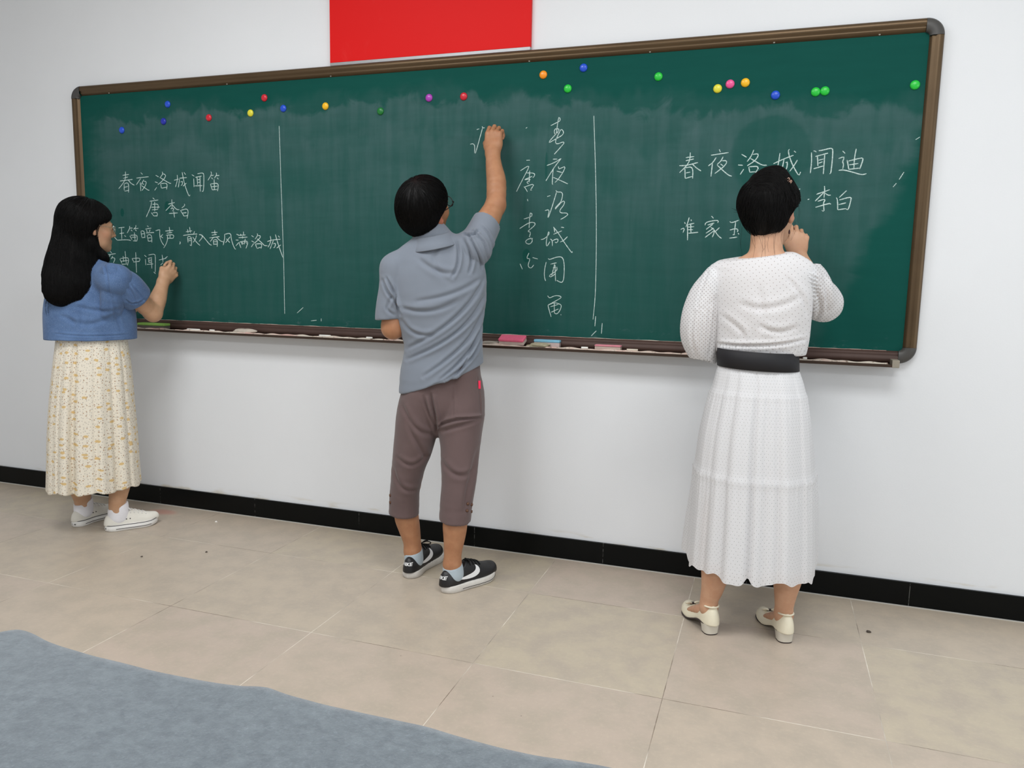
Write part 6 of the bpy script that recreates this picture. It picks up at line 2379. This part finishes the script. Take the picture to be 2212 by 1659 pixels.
R[:, :, 2] += w_ * (.006 * np.sin(8 * th + 1.5))[None, :]
V, F = loft(R)
pat = np.column_stack([np.tile(th * .24, nr_), np.repeat(R[:, :, 2].mean(1), n), np.zeros(len(V))])
solidify(cloth_obj('skirt', V, F, FLO, gir_e, pat=pat), .002)

# white canvas sneakers and ankle socks
CANV = cloth_mat('off_white_canvas', (228, 224, 214), 900, .9, .04, .1, .2)
RUB = plain('white_rubber', (236, 234, 230), .5, 0, .4, .03)
SOCKW = cloth_mat('white_ankle_sock', (236, 234, 238), 800)
LACEW = plain('white_lace', (232, 230, 226), .9)
STR = plain('dark_rubber_stripe', (48, 44, 46), .5)
for heel, T, right, b_, su in ((GH_R, TG_R, True, 0, 0), (GH_L, TG_L, False, 0, 0)):
    e = empty('shoe', heel, None, None)
    e.parent = gir_e
    e.matrix_parent_inverse = world_matrix(gir_e).inverted()
    L, Wd, h = .228, .088, .029
    V, F = sole_mesh(L, Wd, h, .006, .0055)
    link('sole', mesh_np('sole', T(V), F if right else F[:, ::-1]), RUB, e)
    P = outline(L, Wd, inset=-.0062)
    q = np.clip((P[:, 1] / L - .72) / .28, 0, 1)
    for z, keep in ((.029, 0), (.0115, .03)):
        ring = T(np.column_stack([P, z + .006 * q ** 2]))
        if keep:
            idx = [i for i in range(len(P)) if keep < P[i, 1] < L * .86]
            for s in (1, -1):
                sel = sorted([i for i in idx if (P[i, 0] > 0) == (s > 0)], key=lambda i: P[i, 1])
                V, F = tube_path(ring[sel], .0014, 5)
                link('sole_stripe', mesh_np('sole_stripe', V, F), STR, e)
        else:
            rp = np.vstack([ring, ring[:2]])
            V, F = tube_path(rp, .0015, 5, cap=False)
            link('sole_stripe', mesh_np('sole_stripe', V, F), STR, e)
    S = shoe_upper(L, Wd, h, [(.06, .24, .074), (.12, .32, .078), (.25, .33, .080), (.40, .32, .092), (.52, .35, .086), (.66, .395, .072), (.80, .40, .062), (.90, .33, .055), (.955, .22, .05)], (0, .056, .098), (.029, .046))
    V, F = S.mesh('upper', .0028, 2)
    bv_ = field_bvh(V, F)
    link('upper', mesh_np('upper', T(V), F if right else F[:, ::-1]), CANV, e)
    # heel patch with a small star
    bm = bmesh.new()
    add_box(bm, (-.017, -.0035, .007), (.017, .006, .022), .0012)
    me = bm_mesh('heel_patch', bm)
    vv = np.array([v.co for v in me.vertices])
    vv[:, 1] += 14 * vv[:, 0] ** 2
    me.vertices.foreach_set('co', T(vv).astype(np.float32).ravel())
    link('heel_patch', me, RUB, e, smooth=False)
    star = [((.0042 if k % 2 == 0 else .0018) * math.sin(k * math.pi / 5), (.0042 if k % 2 == 0 else .0018) * math.cos(k * math.pi / 5)) for k in range(10)]
    polys = [[(a - .007, c_ + .0145) for a, c_ in star]]
    for j in range(3):
        x0 = .001 + .0045 * j
        polys.append([(x0, .0115), (x0 + .003, .0115), (x0 + .0045, .018), (x0 + .0015, .018)])
    bm = bmesh.new()
    for poly in polys:
        bm.faces.new([bm.verts.new(tuple(T([a * (1 if right else -1), -.0044 + 14 * a * a, c_])[0])) for a, c_ in poly])
    me = bpy.data.meshes.new('heel_mark')
    bm.to_mesh(me)
    bm.free()
    link('heel_mark', me, STR, e, smooth=False)
    parts = []
    for k in range(5):
        y = .100 + .017 * k
        pts = [(sx_, y + .005 * (1 if sx_ > 0 else -1), 0.2) for sx_ in np.linspace(-.022, .022, 7)]
        Q = project(bv_, pts, (0, 0, -1), .0022)
        if not np.isnan(Q).any():
            parts.append(tube_path(T(Q), .0022, 6))
    for s in (-1, 1):
        parts.append(tube_path(T(smooth_path([(0, .100, .098), (s * .016, .096, .103), (s * .026, .104, .094), (s * .014, .108, .094), (0, .101, .097)], 3)), .0022, 6))
    V, F = join_vf(parts)
    link('laces', mesh_np('laces', V, F), LACEW, e)
    eyes = []
    for k in range(2):
        for s in (-1, 1):
            Q = project(bv_, [(s * .2, .085 + .016 * k, .052)], (-s, 0, 0), .0006)
            if not np.isnan(Q).any():
                eyes.append(tube_path(T([Q[0] - [s * .0012, 0, 0], Q[0] + [s * .0012, 0, 0]]), .0026, 8))
    if eyes:
        V, F = join_vf(eyes)
        link('vent_eyelets', mesh_np('vent_eyelets', V, F), STR, e)
    S = Field()
    a, c = T([0, .058, .118])[0], T([0, .056, .055])[0]
    S.tube([a + [0, 0, .01], a * .5 + c * .5, c], [.036, .036, .034], [.042, .045, .044], T([1, 0, 0])[0] - T([0, 0, 0])[0])
    fy_ = T([0, 1, 0])[0] - T([0, 0, 0])[0]
    S.half(a, unit(np.array([0, 0, 1]) - fy_ * .35), 0, a - .1, a + .1)
    V, F = S.mesh('sock', .003, 2)
    link('sock', mesh_np('sock', V, F), SOCKW, gir_e)
